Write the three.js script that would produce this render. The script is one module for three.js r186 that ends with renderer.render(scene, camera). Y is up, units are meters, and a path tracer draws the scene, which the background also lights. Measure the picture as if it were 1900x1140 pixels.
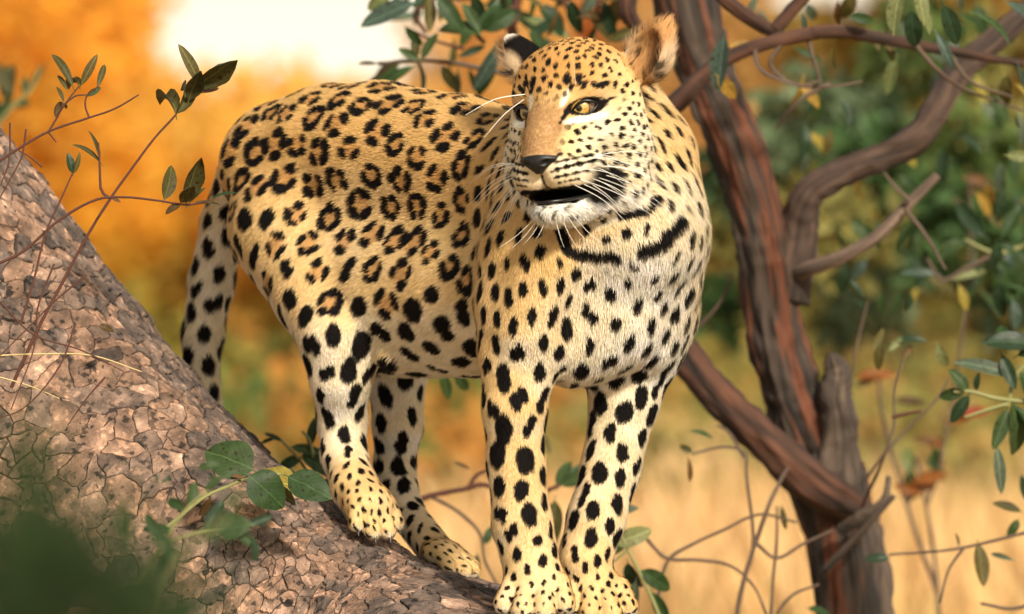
import * as THREE from 'three';
import { mergeGeometries } from 'three/addons/utils/BufferGeometryUtils.js';

// ---------------------------------------------------------------- camera, sky, sun, exposure
const EYE = 1.75, DIST = 8, S = 0.00075;                     // camera height, distance to the leopard, metres per photo pixel there
const scene = new THREE.Scene();
const camera = new THREE.PerspectiveCamera(2 * Math.atan(570 * S / DIST) * 180 / Math.PI, 1900 / 1140, 0.1, 900);
camera.position.set(0, EYE, DIST);
camera.lookAt(0, EYE, 0);
camera.focus = DIST - 0.17;
camera.userData.fStop = 4.2;
const renderer = new THREE.WebGLRenderer({ antialias: true });
renderer.toneMapping = THREE.LinearToneMapping;
renderer.toneMappingExposure = 1.6;
renderer.shadowMap.enabled = true;
const SUN_DIR = new THREE.Vector3(0.4, 0.66, 0.9).normalize();   // towards the sun: in front of the cat, high, a little to the right
{
  const w = 512, h = 256, d = new Float32Array(w * h * 4);   // hazy, warm evening sky, brighter round the (veiled) sun and pale along the horizon
  for (let j = 0; j < h; j++) for (let i = 0; i < w; i++) {
    const el = ((j + 0.5) / h - 0.5) * Math.PI, az = ((i + 0.5) / w - 0.5) * 2 * Math.PI;
    const x = Math.cos(az) * Math.cos(el), y = Math.sin(el), z = Math.sin(az) * Math.cos(el);
    const c = x * SUN_DIR.x + y * SUN_DIR.y + z * SUN_DIR.z;
    const hz = Math.exp(-Math.max(0, y) * 7), glow = Math.exp((c - 1) * 5) * 0.9;
    const o = (j * w + i) * 4, dn = y < 0 ? Math.exp(y * 8) : 1;
    d[o] = (0.22 + 0.84 * hz + glow * 1.0) * dn;
    d[o + 1] = (0.235 + 0.68 * hz + glow * 0.86) * dn;
    d[o + 2] = (0.26 + 0.42 * hz + glow * 0.62) * dn;
    d[o + 3] = 1;
  }
  const sky = new THREE.DataTexture(d, w, h, THREE.RGBAFormat, THREE.FloatType);
  sky.mapping = THREE.EquirectangularReflectionMapping; sky.magFilter = THREE.LinearFilter; sky.needsUpdate = true;
  scene.background = sky; scene.environment = sky;
}
const sun = new THREE.DirectionalLight(new THREE.Color(1, 0.9, 0.75), 3.75);
sun.position.copy(SUN_DIR).multiplyScalar(40).add(new THREE.Vector3(0, EYE, 0));
sun.target.position.set(0, EYE, 0);
sun.castShadow = true; sun.shadow.radius = 13; sun.shadow.mapSize.set(2048, 2048);
Object.assign(sun.shadow.camera, { left: -14, right: 14, top: 14, bottom: -14, near: 1, far: 120 });
scene.add(sun, sun.target);

// ---------------------------------------------------------------- helpers
function rng(a) { return () => { a |= 0; a = a + 0x6d2b79f5 | 0; let t = Math.imul(a ^ a >>> 15, 1 | a); t = t + Math.imul(t ^ t >>> 7, 61 | t) ^ t; return ((t ^ t >>> 14) >>> 0) / 4294967296; }; }
const clamp = (x, a = 0, b = 1) => x < a ? a : x > b ? b : x, mix = (a, b, t) => a + (b - a) * t;
const smooth = (a, b, x) => { const t = clamp((x - a) / (b - a)); return t * t * (3 - 2 * t); };
const V = (x, y, z) => new THREE.Vector3(x, y, z);
function W(px, py, z = 0) { const k = S * (1 - z / DIST); return [(px - 950) * k, EYE + (570 - py) * k, z]; }    // a photo position at depth z (towards the camera), in metres
const WV = (px, py, z) => V(...W(px, py, z));
function hash3(x, y, z) { let h = Math.imul(x | 0, 374761393) + Math.imul(y | 0, 668265263) + Math.imul(z | 0, 2147483647 ^ 1274126177) | 0; h = Math.imul(h ^ h >>> 13, 1274126177); return ((h ^ h >>> 16) >>> 0) / 4294967296; }
function noise(x, y, z) {                                    // value noise, -1 .. 1
  const i = Math.floor(x), j = Math.floor(y), k = Math.floor(z), f = x - i, g = y - j, h = z - k;
  const u = f * f * (3 - 2 * f), v = g * g * (3 - 2 * g), w = h * h * (3 - 2 * h), H = hash3;
  return 2 * mix(mix(mix(H(i, j, k), H(i + 1, j, k), u), mix(H(i, j + 1, k), H(i + 1, j + 1, k), u), v),
    mix(mix(H(i, j, k + 1), H(i + 1, j, k + 1), u), mix(H(i, j + 1, k + 1), H(i + 1, j + 1, k + 1), u), v), w) - 1;
}
const fbm = (x, y, z, n = 4) => { let s = 0, a = 0.5; for (let i = 0; i < n; i++) { s += a * noise(x, y, z); x *= 2.03; y *= 2.03; z *= 2.03; a *= 0.5; } return s; };
const used = new Map();
function numbered(n) { const k = used.get(n) || 0; used.set(n, k + 1); return k ? n + '_' + String(k).padStart(3, '0') : n; }
function tag(o, label, category, group, kind) { Object.assign(o.userData, label && { label }, category && { category }, group && { group }, kind && { kind }); return o; }
function thing(name, label, category, group) { const g = new THREE.Group(); g.name = numbered(name); scene.add(g); return tag(g, label, category, group); }
function mesh(name, geo, mat, parent, kind) { const m = new THREE.Mesh(geo, mat); m.name = parent && parent !== scene ? name : numbered(name); m.castShadow = m.receiveShadow = true; (parent || scene).add(m); if (kind) m.userData.kind = kind; return m; }
function geo(pos, idx, extra = {}) {
  const g = new THREE.BufferGeometry();
  g.setAttribute('position', new THREE.BufferAttribute(pos instanceof Float32Array ? pos : new Float32Array(pos), 3));
  if (idx) g.setIndex(new THREE.BufferAttribute(idx instanceof Uint32Array ? idx : new Uint32Array(idx), 1));
  if (extra.color) g.setAttribute('color', new THREE.BufferAttribute(extra.color instanceof Float32Array ? extra.color : new Float32Array(extra.color), 3));
  if (extra.uv) g.setAttribute('uv', new THREE.BufferAttribute(extra.uv instanceof Float32Array ? extra.uv : new Float32Array(extra.uv), 2));
  if (extra.normal) g.setAttribute('normal', new THREE.BufferAttribute(extra.normal instanceof Float32Array ? extra.normal : new Float32Array(extra.normal), 3)); else g.computeVertexNormals();
  return g;
}
// tapered tube through points [Vector3], radii [numbers], bumpy by `rough`
function limb(pts, radii, sides = 8, seg = 8, rough = 0, seed = 1, tint) {
  const curve = new THREE.CatmullRomCurve3(pts, false, 'centripetal'), n = Math.max(2, (pts.length - 1) * seg), pos = [], uv = [], idx = [], col = [];
  let up = V(0, 0, 1), len = 0, last = null;
  for (let i = 0; i <= n; i++) {
    const t = i / n, p = curve.getPoint(t), tan = curve.getTangent(t), q = t * (radii.length - 1), a = Math.min(radii.length - 2, Math.floor(q)), r = radii.length > 1 ? mix(radii[a], radii[a + 1], q - a) : radii[0];
    if (last) len += p.distanceTo(last); last = p;
    const side = V().crossVectors(tan, up).normalize(); up = V().crossVectors(side, tan).normalize();
    for (let j = 0; j <= sides; j++) {
      const th = j / sides * Math.PI * 2, c = Math.cos(th), s = Math.sin(th), jj = j % sides;
      const b = rough ? 1 + rough * (noise(c * 1.7 + seed * 7.3, s * 1.7 + len * 1.2 / Math.max(r, 0.004), len * 0.8 / Math.max(r, 0.004)) * 0.7 + noise(c * 4 + seed, s * 4, len * 2.2 / Math.max(r, 0.004)) * 0.35 + (sides > 20 ? 1.1 * Math.abs(noise(c * 4.5 + seed, s * 4.5, len * 4)) + 0.9 * noise(c * 9 + seed, s * 9, len * 24) + 0.5 * noise(c * 3, s * 3 + seed, len * 9) - 0.35 : 0)) : 1, R = r * b;
      pos.push(p.x + (side.x * c + up.x * s) * R, p.y + (side.y * c + up.y * s) * R, p.z + (side.z * c + up.z * s) * R);
      uv.push(j / sides * Math.PI * 2 * radii[0], len);
      if (tint) col.push(...tint(th, len, p, b));
    }
  }
  const m = sides + 1;
  for (let i = 0; i < n; i++) for (let j = 0; j < sides; j++) { const a = i * m + j; idx.push(a, a + 1, a + m, a + 1, a + m + 1, a + m); }
  for (const [row, flip] of [[0, 1], [n, 0]]) {
    const c0 = pos.length / 3; let cx = 0, cy = 0, cz = 0;
    for (let j = 0; j < sides; j++) { const k = (row * m + j) * 3; cx += pos[k] / sides; cy += pos[k + 1] / sides; cz += pos[k + 2] / sides; }
    pos.push(cx, cy, cz); uv.push(0, row ? len : 0); if (tint) col.push(...col.slice(row * m * 3, row * m * 3 + 3));
    for (let j = 0; j < sides; j++) { const a = row * m + j; flip ? idx.push(a + 1, a, c0) : idx.push(a, a + 1, c0); }
  }
  return geo(pos, idx, { uv, color: tint ? col : null });
}
const QUICK = false;

// ================================================================ ground, far vegetation
function stuffLeaves(name, label, category, geoL, mat, list) {                 // one object for vegetation nobody could count
  const m = new THREE.InstancedMesh(geoL, mat, list.length), M = new THREE.Matrix4(), q = new THREE.Quaternion(), e = new THREE.Euler(), c = new THREE.Color(), p = V(), s = V();
  list.forEach((l, i) => { e.set(l.r[0], l.r[1], l.r[2]); q.setFromEuler(e); M.compose(p.set(...l.p), q, s.set(l.s, l.s * (l.sy || 1), l.s)); m.setMatrixAt(i, M); m.setColorAt(i, c.setRGB(...l.c)); });
  m.name = numbered(name); m.castShadow = m.receiveShadow = true; scene.add(m); return tag(m, label, category, null, 'stuff');
}
const leafMat = (color, tr = 0.35, rough = 0.62) => new THREE.MeshPhysicalMaterial({ color: new THREE.Color().setRGB(...color), roughness: rough, transmission: tr, thickness: 0, side: THREE.DoubleSide, specularIntensity: 0.3 });
{ // ground: one sheet to the horizon, gently uneven, dry soil and straw
  const n = 90, pos = [], idx = [], col = [];
  const cs = (i) => { const t = i / n * 2 - 1; return Math.sign(t) * Math.pow(Math.abs(t), 2.6) * 420; };
  for (let j = 0; j <= n; j++) for (let i = 0; i <= n; i++) {
    const x = cs(i), z = cs(j) - 12, f = fbm(x * 0.3, 3, z * 0.3) * 0.6 + fbm(x * 1.7, 8, z * 1.7) * 0.4;
    pos.push(x, fbm(x * 0.05, 1, z * 0.05) * 0.12, z); const c = lerpC([0.36, 0.24, 0.11], [0.22, 0.15, 0.075], clamp(0.5 + f)); col.push(...c);
  }
  for (let j = 0; j < n; j++) for (let i = 0; i < n; i++) { const a = j * (n + 1) + i; idx.push(a, a + n + 1, a + 1, a + 1, a + n + 1, a + n + 2); }
  const g = mesh('ground', geo(pos, idx, { color: col }), new THREE.MeshStandardMaterial({ vertexColors: true, roughness: 1 }), scene, 'structure');
  g.userData.label = 'dry sandy ground under the golden grass'; g.userData.category = 'ground';
}
function lerpC(a, b, t) { return [mix(a[0], b[0], t), mix(a[1], b[1], t), mix(a[2], b[2], t)]; }
const pick = (R, list) => list[Math.floor(R() * list.length)];
{ // dry grass: tufts of thin curved blades
  const R = rng(201), pos = [], idx = [];
  for (let b = 0; b < 7; b++) { const a = b / 7 * 6.28 + R(), ln = mix(0.1, 0.4, R()), h = mix(0.6, 1, R()), w = 0.012, sx = Math.cos(a + 1.57) * w, sz = Math.sin(a + 1.57) * w, o = pos.length / 3; for (let k = 0; k < 3; k++) { const t = k / 3, x = Math.cos(a) * ln * t * t, z = Math.sin(a) * ln * t * t, q = 1 - t * 0.5; pos.push(x - sx * q, h * t, z - sz * q, x + sx * q, h * t, z + sz * q); } pos.push(Math.cos(a) * ln, h * 0.96, Math.sin(a) * ln); idx.push(o, o + 1, o + 2, o + 1, o + 3, o + 2, o + 2, o + 3, o + 4, o + 3, o + 5, o + 4, o + 4, o + 5, o + 6); }
  const list = [];
  for (let i = 0; i < 30000; i++) {
    const d = 14 + Math.pow(R(), 0.8) * 60, x = (R() * 2 - 1) * (0.105 * d + 1.5), z = DIST - d, f = fbm(x * 0.35, 5, z * 0.35), g = fbm(x * 1.1, 15, z * 0.5);
    const c = lerpC(lerpC([0.8, 0.52, 0.22], [0.85, 0.6, 0.32], clamp(0.5 + f * 1.2)), [0.44, 0.33, 0.1], clamp(g * 1.6)), v = mix(0.8, 1.15, R());
    list.push({ p: [x, 0, z], r: [0, R() * 6.28, 0], s: mix(0.85, 1.4, R()), sy: 1, c: [c[0] * v, c[1] * v, c[2] * v] });
  }
  stuffLeaves('dry_grass', 'tall golden dry grass filling the blurred field behind the leopard', 'grass', geo(pos, idx), leafMat([1, 1, 1], 0.3, 0.9), list);
}
const tuftGeo = (() => { const R = rng(8), pos = [], idx = []; for (let b = 0; b < 6; b++) { const a = R() * 6.28, t = (R() - 0.3) * 1.6, d = V(Math.cos(a) * Math.cos(t), Math.sin(t), Math.sin(a) * Math.cos(t)), s = V().crossVectors(d, V(R() - 0.5, R() - 0.5, R() - 0.5)).normalize().multiplyScalar(0.24), o = pos.length / 3, p = V((R() - 0.5) * 0.6, (R() - 0.5) * 0.6, (R() - 0.5) * 0.6), m = p.clone().addScaledVector(d, 0.42), e = p.clone().addScaledVector(d, 0.95); pos.push(...p.toArray(), ...m.clone().add(s).toArray(), ...m.clone().sub(s).toArray(), ...e.toArray()); idx.push(o, o + 1, o + 2, o + 1, o + 3, o + 2); } return geo(pos, idx); })();
{ // low scrub, olive to yellow, between the field and the trees
  const R = rng(202), list = [];
  for (let b = 0; b < 95; b++) {
    const d = 24 + R() * 22, x0 = (R() * 2 - 1) * (0.1 * d + 1), z0 = DIST - d, right = x0 / (0.0891 * d), h = mix(0.9, 2.0, R()) * (right > 0.05 && right < 1.2 && R() < 0.8 ? 0.55 : 1), w = mix(0.5, 1.1, R());
    const base = right > 0 ? pick(R, [[0.36, 0.29, 0.07], [0.4, 0.27, 0.07], [0.24, 0.23, 0.06], [0.45, 0.3, 0.1], [0.2, 0.21, 0.05]]) : pick(R, [[0.30, 0.25, 0.04], [0.20, 0.22, 0.045], [0.42, 0.29, 0.05], [0.13, 0.19, 0.04], [0.5, 0.24, 0.05], [0.36, 0.28, 0.07]]);
    for (let i = 0; i < 260; i++) { const a = R() * 6.28, rr = Math.sqrt(R()) * w, y = R() * h * (1.1 - 0.5 * rr / w), v = mix(0.7, 1.25, R()); list.push({ p: [x0 + Math.cos(a) * rr, y, z0 + Math.sin(a) * rr], r: [R() * 6, R() * 6, R() * 6], s: mix(0.08, 0.17, R()), c: base.map((q) => q * v) }); }
  }
  stuffLeaves('scrub', 'olive and yellow blurred scrub beyond the dry grass', 'scrub', tuftGeo, leafMat([1, 1, 1], 0.35, 0.8), list);
}
{ // autumn woodland
  const R = rng(203), list = [];
  for (let b = 0; b < 250; b++) {
    const d = 44 + R() * 16, u = b < 150 ? R() * 2.5 - 1.25 : (b % 2 ? 1 : -1) * (1.25 + R() * 1.25), x0 = u * 0.0891 * d, z0 = DIST - d, px = 950 + u * 950;
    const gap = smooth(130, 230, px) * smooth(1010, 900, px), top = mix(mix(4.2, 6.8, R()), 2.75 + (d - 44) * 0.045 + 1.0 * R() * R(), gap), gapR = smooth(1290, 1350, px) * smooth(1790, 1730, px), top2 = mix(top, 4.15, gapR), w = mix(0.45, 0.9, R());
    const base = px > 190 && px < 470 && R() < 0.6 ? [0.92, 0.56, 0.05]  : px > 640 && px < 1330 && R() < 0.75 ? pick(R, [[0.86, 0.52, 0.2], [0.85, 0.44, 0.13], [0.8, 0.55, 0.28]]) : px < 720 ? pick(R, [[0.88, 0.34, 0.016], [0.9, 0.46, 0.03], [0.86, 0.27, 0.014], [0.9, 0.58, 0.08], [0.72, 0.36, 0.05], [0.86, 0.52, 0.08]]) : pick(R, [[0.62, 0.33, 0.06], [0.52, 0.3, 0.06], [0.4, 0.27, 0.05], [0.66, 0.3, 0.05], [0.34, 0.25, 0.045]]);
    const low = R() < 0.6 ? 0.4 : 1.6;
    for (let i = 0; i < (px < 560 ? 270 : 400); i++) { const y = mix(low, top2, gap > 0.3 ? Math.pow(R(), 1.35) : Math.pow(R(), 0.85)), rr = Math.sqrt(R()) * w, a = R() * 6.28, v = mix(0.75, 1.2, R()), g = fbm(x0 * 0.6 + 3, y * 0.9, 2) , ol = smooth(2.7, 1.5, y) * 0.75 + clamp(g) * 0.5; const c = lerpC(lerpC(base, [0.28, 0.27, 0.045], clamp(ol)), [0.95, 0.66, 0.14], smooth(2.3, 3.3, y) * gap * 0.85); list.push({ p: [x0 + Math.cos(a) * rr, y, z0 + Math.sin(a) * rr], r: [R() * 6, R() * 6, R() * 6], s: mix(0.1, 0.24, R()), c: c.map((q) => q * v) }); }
  }
  stuffLeaves('autumn_woodland', 'glowing orange and ochre autumn woodland blurred far behind the leopard', 'woodland', tuftGeo, leafMat([1, 1, 1], 0.58, 0.8), list);
}
{ // green thicket behind the forked tree
  const R = rng(204), list = [];
  const spots = [[1500, 250, 150], [1560, 300, 120], [1640, 330, 140], [1750, 300, 150], [1840, 250, 140], [1550, 420, 110], [1650, 480, 120], [1780, 430, 140], [1880, 380, 120], [1620, 200, 90], [1900, 520, 110], [1330, 330, 60], [1340, 430, 60], [1330, 560, 70], [1700, 90, 110], [1830, 110, 100], [1480, 560, 70], [1600, 580, 80], [1330, 400, 50]];
  for (const [px, py, r] of spots) {
    const z = -5.2 - R() * 3, c0 = W(px, py, z), rr = r * S * (1 - z / DIST), n = Math.round(r * 0.36), base = pick(R, [[0.05, 0.1, 0.03], [0.09, 0.13, 0.035], [0.1, 0.14, 0.07], [0.2, 0.18, 0.05], [0.05, 0.085, 0.035]]);
    for (let i = 0; i < n; i++) { const a = R() * 6.28, t = Math.acos(R() * 2 - 1), q = Math.cbrt(R()) * rr, v = mix(0.7, 1.5, R()); list.push({ p: [c0[0] + q * Math.sin(t) * Math.cos(a), c0[1] + q * Math.cos(t) * 0.8, c0[2] + q * Math.sin(t) * Math.sin(a)], r: [R() * 6, R() * 6, R() * 6], s: mix(0.05, 0.1, R()), c: base.map((k) => k * v) }); }
  }
  stuffLeaves('green_thicket', 'blurred dark green thicket of leaves behind the forked tree', 'thicket', tuftGeo, leafMat([1, 1, 1], 0.3, 0.5), list);
}

// ================================================================ the leaning trunk and its bark plates
function noiseTexture(seed, fn, size = 256, srgb = true) {
  const d = new Uint8Array(size * size * 4), P = (x, y, f) => { const i = Math.floor(x * f), j = Math.floor(y * f), a = x * f - i, b = y * f - j, u = a * a * (3 - 2 * a), v = b * b * (3 - 2 * b), H = (p, q) => hash3((p % f + f) % f, (q % f + f) % f, seed + f); return mix(mix(H(i, j), H(i + 1, j), u), mix(H(i, j + 1), H(i + 1, j + 1), u), v); };
  const oct = (x, y, f0, n) => { let s = 0, a = 0.5, t = 0; for (let o = 0, f = f0; o < n; o++, f *= 2, a *= 0.55) { s += a * P(x, y, f); t += a; } return s / t; };
  for (let j = 0; j < size; j++) for (let i = 0; i < size; i++) { const c = fn(i / size, j / size, oct), o = (j * size + i) * 4; d[o] = clamp(c[0]) * 255; d[o + 1] = clamp(c[1]) * 255; d[o + 2] = clamp(c[2]) * 255; d[o + 3] = 255; }
  const t = new THREE.DataTexture(d, size, size, THREE.RGBAFormat); t.wrapS = t.wrapT = THREE.RepeatWrapping; t.magFilter = THREE.LinearFilter; if (srgb) t.colorSpace = THREE.SRGBColorSpace; t.needsUpdate = true; return t;
}
const grainBump = noiseTexture(3, (x, y, o) => { const v = o(x, y, 8, 5) * 0.6 + Math.pow(o(x, y, 16, 4), 3) * 0.8; return [v, v, v]; }, 256, false); grainBump.repeat.set(9, 9);
const barkMap = noiseTexture(4, (x, y, o) => { const v = 0.62 + (o(x, y, 6, 5) - 0.5) * 0.75, k = o(x + 0.3, y, 12, 4), pale = smooth(0.62, 0.72, k) * 0.22, dk = smooth(0.36, 0.26, k) * 0.3; return [v + pale - dk, v + pale * 0.9 - dk, v * 0.98 + pale * 0.8 - dk]; }); barkMap.repeat.set(6, 6);
const RIDGE = [[-1000, -1300, -0.8, 0.33], [-500, -480, -0.62, 0.345], [-120, 62, -0.465, 0.355], [0, 232, -0.42, 0.36], [120, 384, -0.37, 0.36], [250, 556, -0.315, 0.355], [400, 722, -0.25, 0.35], [560, 868, -0.175, 0.345], [700, 966, -0.105, 0.34], [830, 1035, -0.025, 0.335], [925, 1070, 0.04, 0.33], [1010, 1108, 0.1, 0.325], [1120, 1152, 0.17, 0.325], [1300, 1225, 0.28, 0.335], [1600, 1360, 0.44, 0.35], [2200, 1850, 0.7, 0.38], [3300, 2920, 1.1, 0.45]];
const trunkCurve = (() => {
  const pts = RIDGE.map((r) => WV(r[0], r[1], r[2])), c0 = new THREE.CatmullRomCurve3(pts, false, 'centripetal'), ax = RIDGE.map((r, i) => { const t = c0.getTangent(i / (RIDGE.length - 1)), n = V(-t.y, t.x, 0).normalize(); return pts[i].clone().addScaledVector(n, -r[3]); });
  return new THREE.CatmullRomCurve3(ax, false, 'centripetal');
})();
const trunkN = 600, trunkFrames = [];
{ let len = 0, last = null; for (let i = 0; i <= trunkN; i++) { const t = i / trunkN, p = trunkCurve.getPoint(t), T = trunkCurve.getTangent(t), N = V(-T.y, T.x, 0).normalize(), B = V().crossVectors(T, N).normalize(), q = t * (RIDGE.length - 1), a = Math.min(RIDGE.length - 2, Math.floor(q)); N.crossVectors(B, T).normalize(); if (last) len += p.distanceTo(last); last = p; trunkFrames.push({ p, N, B: B.clone(), r: mix(RIDGE[a][3], RIDGE[a + 1][3], q - a), u: len }); } }
const trunkShape = (u, phi) => 0.018 * noise(u * 2.2, Math.cos(phi) * 1.6, Math.sin(phi) * 1.6 + 4) + 0.009 * noise(u * 6, Math.cos(phi) * 4, Math.sin(phi) * 4) + 0.004 * noise(u * 17, Math.cos(phi) * 9, Math.sin(phi) * 9);
function trunkPoint(u, phi, h) {                                // phi = 0 on the ridge, growing towards the camera
  let lo = 0, hi = trunkN; while (hi - lo > 1) { const m = (lo + hi) >> 1; trunkFrames[m].u > u ? hi = m : lo = m; }
  const A = trunkFrames[lo], Bf = trunkFrames[hi], t = clamp((u - A.u) / (Bf.u - A.u)), ph = phi, r = mix(A.r, Bf.r, t) + trunkShape(u, phi) - 0.012 + h, c = Math.cos(ph), s = Math.sin(ph);
  return [0, 1, 2].map((i) => { const k = 'xyz'[i]; return mix(A.p[k], Bf.p[k], t) + (mix(A.N[k], Bf.N[k], t) * c + mix(A.B[k], Bf.B[k], t) * s) * r; });
}
const uOf = (px) => { let b = 0, bd = 9e9; for (const f of trunkFrames) { const top = f.p.clone().addScaledVector(f.N, f.r), d = Math.abs(top.x - (px - 950) * S * (1 - top.z / DIST)); if (d < bd) { bd = d; b = f.u; } } return b; };
const trunk = thing('leaning_trunk', 'thick leaning tree trunk with cracked grey brown bark that the leopard stands on', 'tree trunk');
{
  const U0 = uOf(-170), U1 = uOf(1330), R = rng(301), uEnd = trunkFrames[trunkN].u;
  { // core, seen in the cracks
    const pos = [], idx = [], uv = [], us = []; for (let u = 0; u < U0; u += 0.08) us.push(u); for (let u = U0; u < U1; u += 0.012) us.push(u); for (let u = U1; u < uEnd; u += 0.08) us.push(u); us.push(uEnd - 1e-4);
    const m = 120; us.forEach((u) => { for (let j = 0; j <= m; j++) { const ph = j / m * 6.2832 - Math.PI; pos.push(...trunkPoint(u, ph, 0.0015 * noise(u * 60, ph * 22, 1))); uv.push(u, ph * 0.34); } });
    for (let i = 0; i + 1 < us.length; i++) for (let j = 0; j < m; j++) { const a = i * (m + 1) + j; idx.push(a, a + m + 1, a + 1, a + 1, a + m + 1, a + m + 2); }
    mesh('trunk', geo(pos, idx, { uv }), new THREE.MeshStandardMaterial({ color: new THREE.Color().setRGB(0.1, 0.062, 0.046), map: barkMap, bumpMap: grainBump, bumpScale: 0.004, roughness: 0.95 }), trunk);
  }
  const tones = [[0.35, 0.21, 0.145], [0.38, 0.24, 0.175], [0.3, 0.178, 0.12], [0.185, 0.13, 0.105], [0.155, 0.11, 0.093], [0.24, 0.158, 0.12], [0.125, 0.088, 0.073]].map((c) => new THREE.MeshStandardMaterial({ color: new THREE.Color().setRGB(...c.map((v) => v * 1.8)), map: barkMap, bumpMap: grainBump, bumpScale: 0.006, roughness: 0.9 }));
  const r0 = 0.345, VL = -1.15 * r0, VH = 2.5 * r0, CELL = 0.0275, nu = Math.ceil((U1 - U0) / CELL), nv = Math.ceil((VH - VL) / CELL), seeds = [];
  for (let i = -2; i < nu + 2; i++) { seeds[i] = []; for (let j = -2; j < nv + 2; j++) seeds[i][j] = R() < clamp(0.24 + 0.45 * noise(i * 0.3, j * 0.3, 5), 0.05, 0.6) ? null : [U0 + (i + 0.5 + (R() - 0.5) * 0.95 + (j % 2 ? 0.25 : -0.25)) * CELL, VL + (j + 0.5 + (R() - 0.5) * 0.95) * CELL]; }
  const warp = (u, v) => [u + 0.008 * noise(u * 55, v * 55, 3) + 0.003 * noise(u * 150, v * 150, 7), v + 0.008 * noise(u * 55, v * 55, 13) + 0.003 * noise(u * 150, v * 150, 17)];
  const plates = [];
  for (let i = 0; i < nu; i++) for (let j = 0; j < nv; j++) {
    const s = seeds[i][j]; if (!s) continue;
    let poly = [[-1, -1], [1, -1], [1, 1], [-1, 1]].map(([a, b]) => [s[0] + a * CELL * 2, s[1] + b * CELL * 2]);
    for (let a = -2; a < 3; a++) for (let b = -2; b < 3; b++) {
      const o = seeds[i + a]?.[j + b]; if (!o || o === s) continue; const mx = (s[0] + o[0]) / 2, my = (s[1] + o[1]) / 2, nx = o[0] - s[0], ny = o[1] - s[1], out = [];
      for (let k = 0; k < poly.length; k++) { const p = poly[k], q = poly[(k + 1) % poly.length], dp = (p[0] - mx) * nx + (p[1] - my) * ny, dq = (q[0] - mx) * nx + (q[1] - my) * ny; if (dp <= 0) out.push(p); if (dp < 0 !== dq < 0) { const t = dp / (dp - dq); out.push([mix(p[0], q[0], t), mix(p[1], q[1], t)]); } }
      poly = out;
    }
    if (poly.length < 3) continue;
    const cl = fbm(s[0] * 4, s[1] * 4, 9, 3) * 1.6, right = smooth(uOf(560), uOf(800), s[0]), top = smooth(0.16, 0.0, Math.abs(s[1]));
    const grey = R() < clamp(0.3 + cl * 0.9 + right * 0.5 + top * 0.45), hgt = grey ? mix(0.003, 0.0085, R() * R()) : mix(0.001, 0.0028, R()), tone = grey ? pick(R, [3, 4, 5, 3, 6]) : pick(R, [0, 1, 2, 0, 5]);
    const ring = []; for (let k = 0; k < poly.length; k++) { const p = poly[k], q = poly[(k + 1) % poly.length], n = Math.max(1, Math.round(Math.hypot(q[0] - p[0], q[1] - p[1]) / 0.0085)); for (let t = 0; t < n; t++) ring.push(warp(mix(p[0], q[0], t / n), mix(p[1], q[1], t / n))); }
    const c = ring.reduce((a, p) => [a[0] + p[0] / ring.length, a[1] + p[1] / ring.length], [0, 0]), crack = mix(0.0004, 0.0013, R() * R()) + 0.0013 * clamp(noise(s[0] * 14, s[1] * 14, 31) * 1.4), tilt = [(R() - 0.5) * 0.07, (R() - 0.5) * 0.07];
    const at = (p, f, h) => { const dx = p[0] - c[0], dy = p[1] - c[1], l = Math.hypot(dx, dy) || 1, k = Math.max(0.2, 1 - f / l), u = c[0] + dx * k, v = c[1] + dy * k; return [u, v, h + (h > 0 ? dx * tilt[0] + dy * tilt[1] + 0.0016 * noise(u * 170, v * 170, 5) : 0)]; };
    const N = ring.length, pos = [], uv = [], idx = [], put = ([u, v, h]) => { pos.push(...trunkPoint(u, v / r0, h)); uv.push(u + i * 0.37, v + j * 0.23); };
    for (const p of ring) put(at(p, crack * 0.6, -0.004)); for (const p of ring) put(at(p, crack, hgt * 0.72)); for (const p of ring) put(at(p, crack + 0.0013, hgt)); for (const p of ring) put(at(p, 0.011, hgt + 0.0002)); put([c[0], c[1], hgt]);
    for (let k = 0; k < N; k++) { const n = (k + 1) % N; for (let l = 0; l < 3; l++) idx.push(l * N + k, (l + 1) * N + k, l * N + n, l * N + n, (l + 1) * N + k, (l + 1) * N + n); idx.push(3 * N + k, 4 * N, 3 * N + n); }
    const w = trunkPoint(c[0], c[1] / r0, hgt), px = 950 + w[0] / S / (1 - w[2] / DIST), py = 570 - (w[1] - EYE) / S / (1 - w[2] / DIST), face = Math.sin(c[1] / r0), area = poly.reduce((a, p, k) => { const q = poly[(k + 1) % poly.length]; return a + p[0] * q[1] - q[0] * p[1]; }, 0);
    let show = px > -20 && px < 1180 && py < 1165 ? Math.abs(area) * Math.max(0, face) : 0; if (px < 330 && py > 860) show *= 0.1;
    plates.push({ g: geo(pos, idx, { uv }), tone, show });
  }
  plates.sort((a, b) => b.show - a.show); console.log('plates', plates.length);
  plates.slice(0, 298).forEach((p) => mesh('bark_plate', p.g, tones[p.tone], trunk));
  tones.forEach((m, t) => {}); 
  const rest = plates.slice(298), g = mergeGeometries(rest.map((p) => p.g)), ms = []; // the smaller and hidden plates as one part, tones as material groups
  let at = 0; const order = rest.map((p) => { const n = p.g.index.count, e = [at, n, p.tone]; at += n; return e; }); order.forEach(([s, n, t]) => g.addGroup(s, n, t));
  mesh('bark_plate', g, tones, trunk, 'stuff');
}

// ================================================================ the leopard
const Q = (px, py, z, r) => [W(px, py, z), r * S];
const FWD = [0.707, 0, 0.707];
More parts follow.
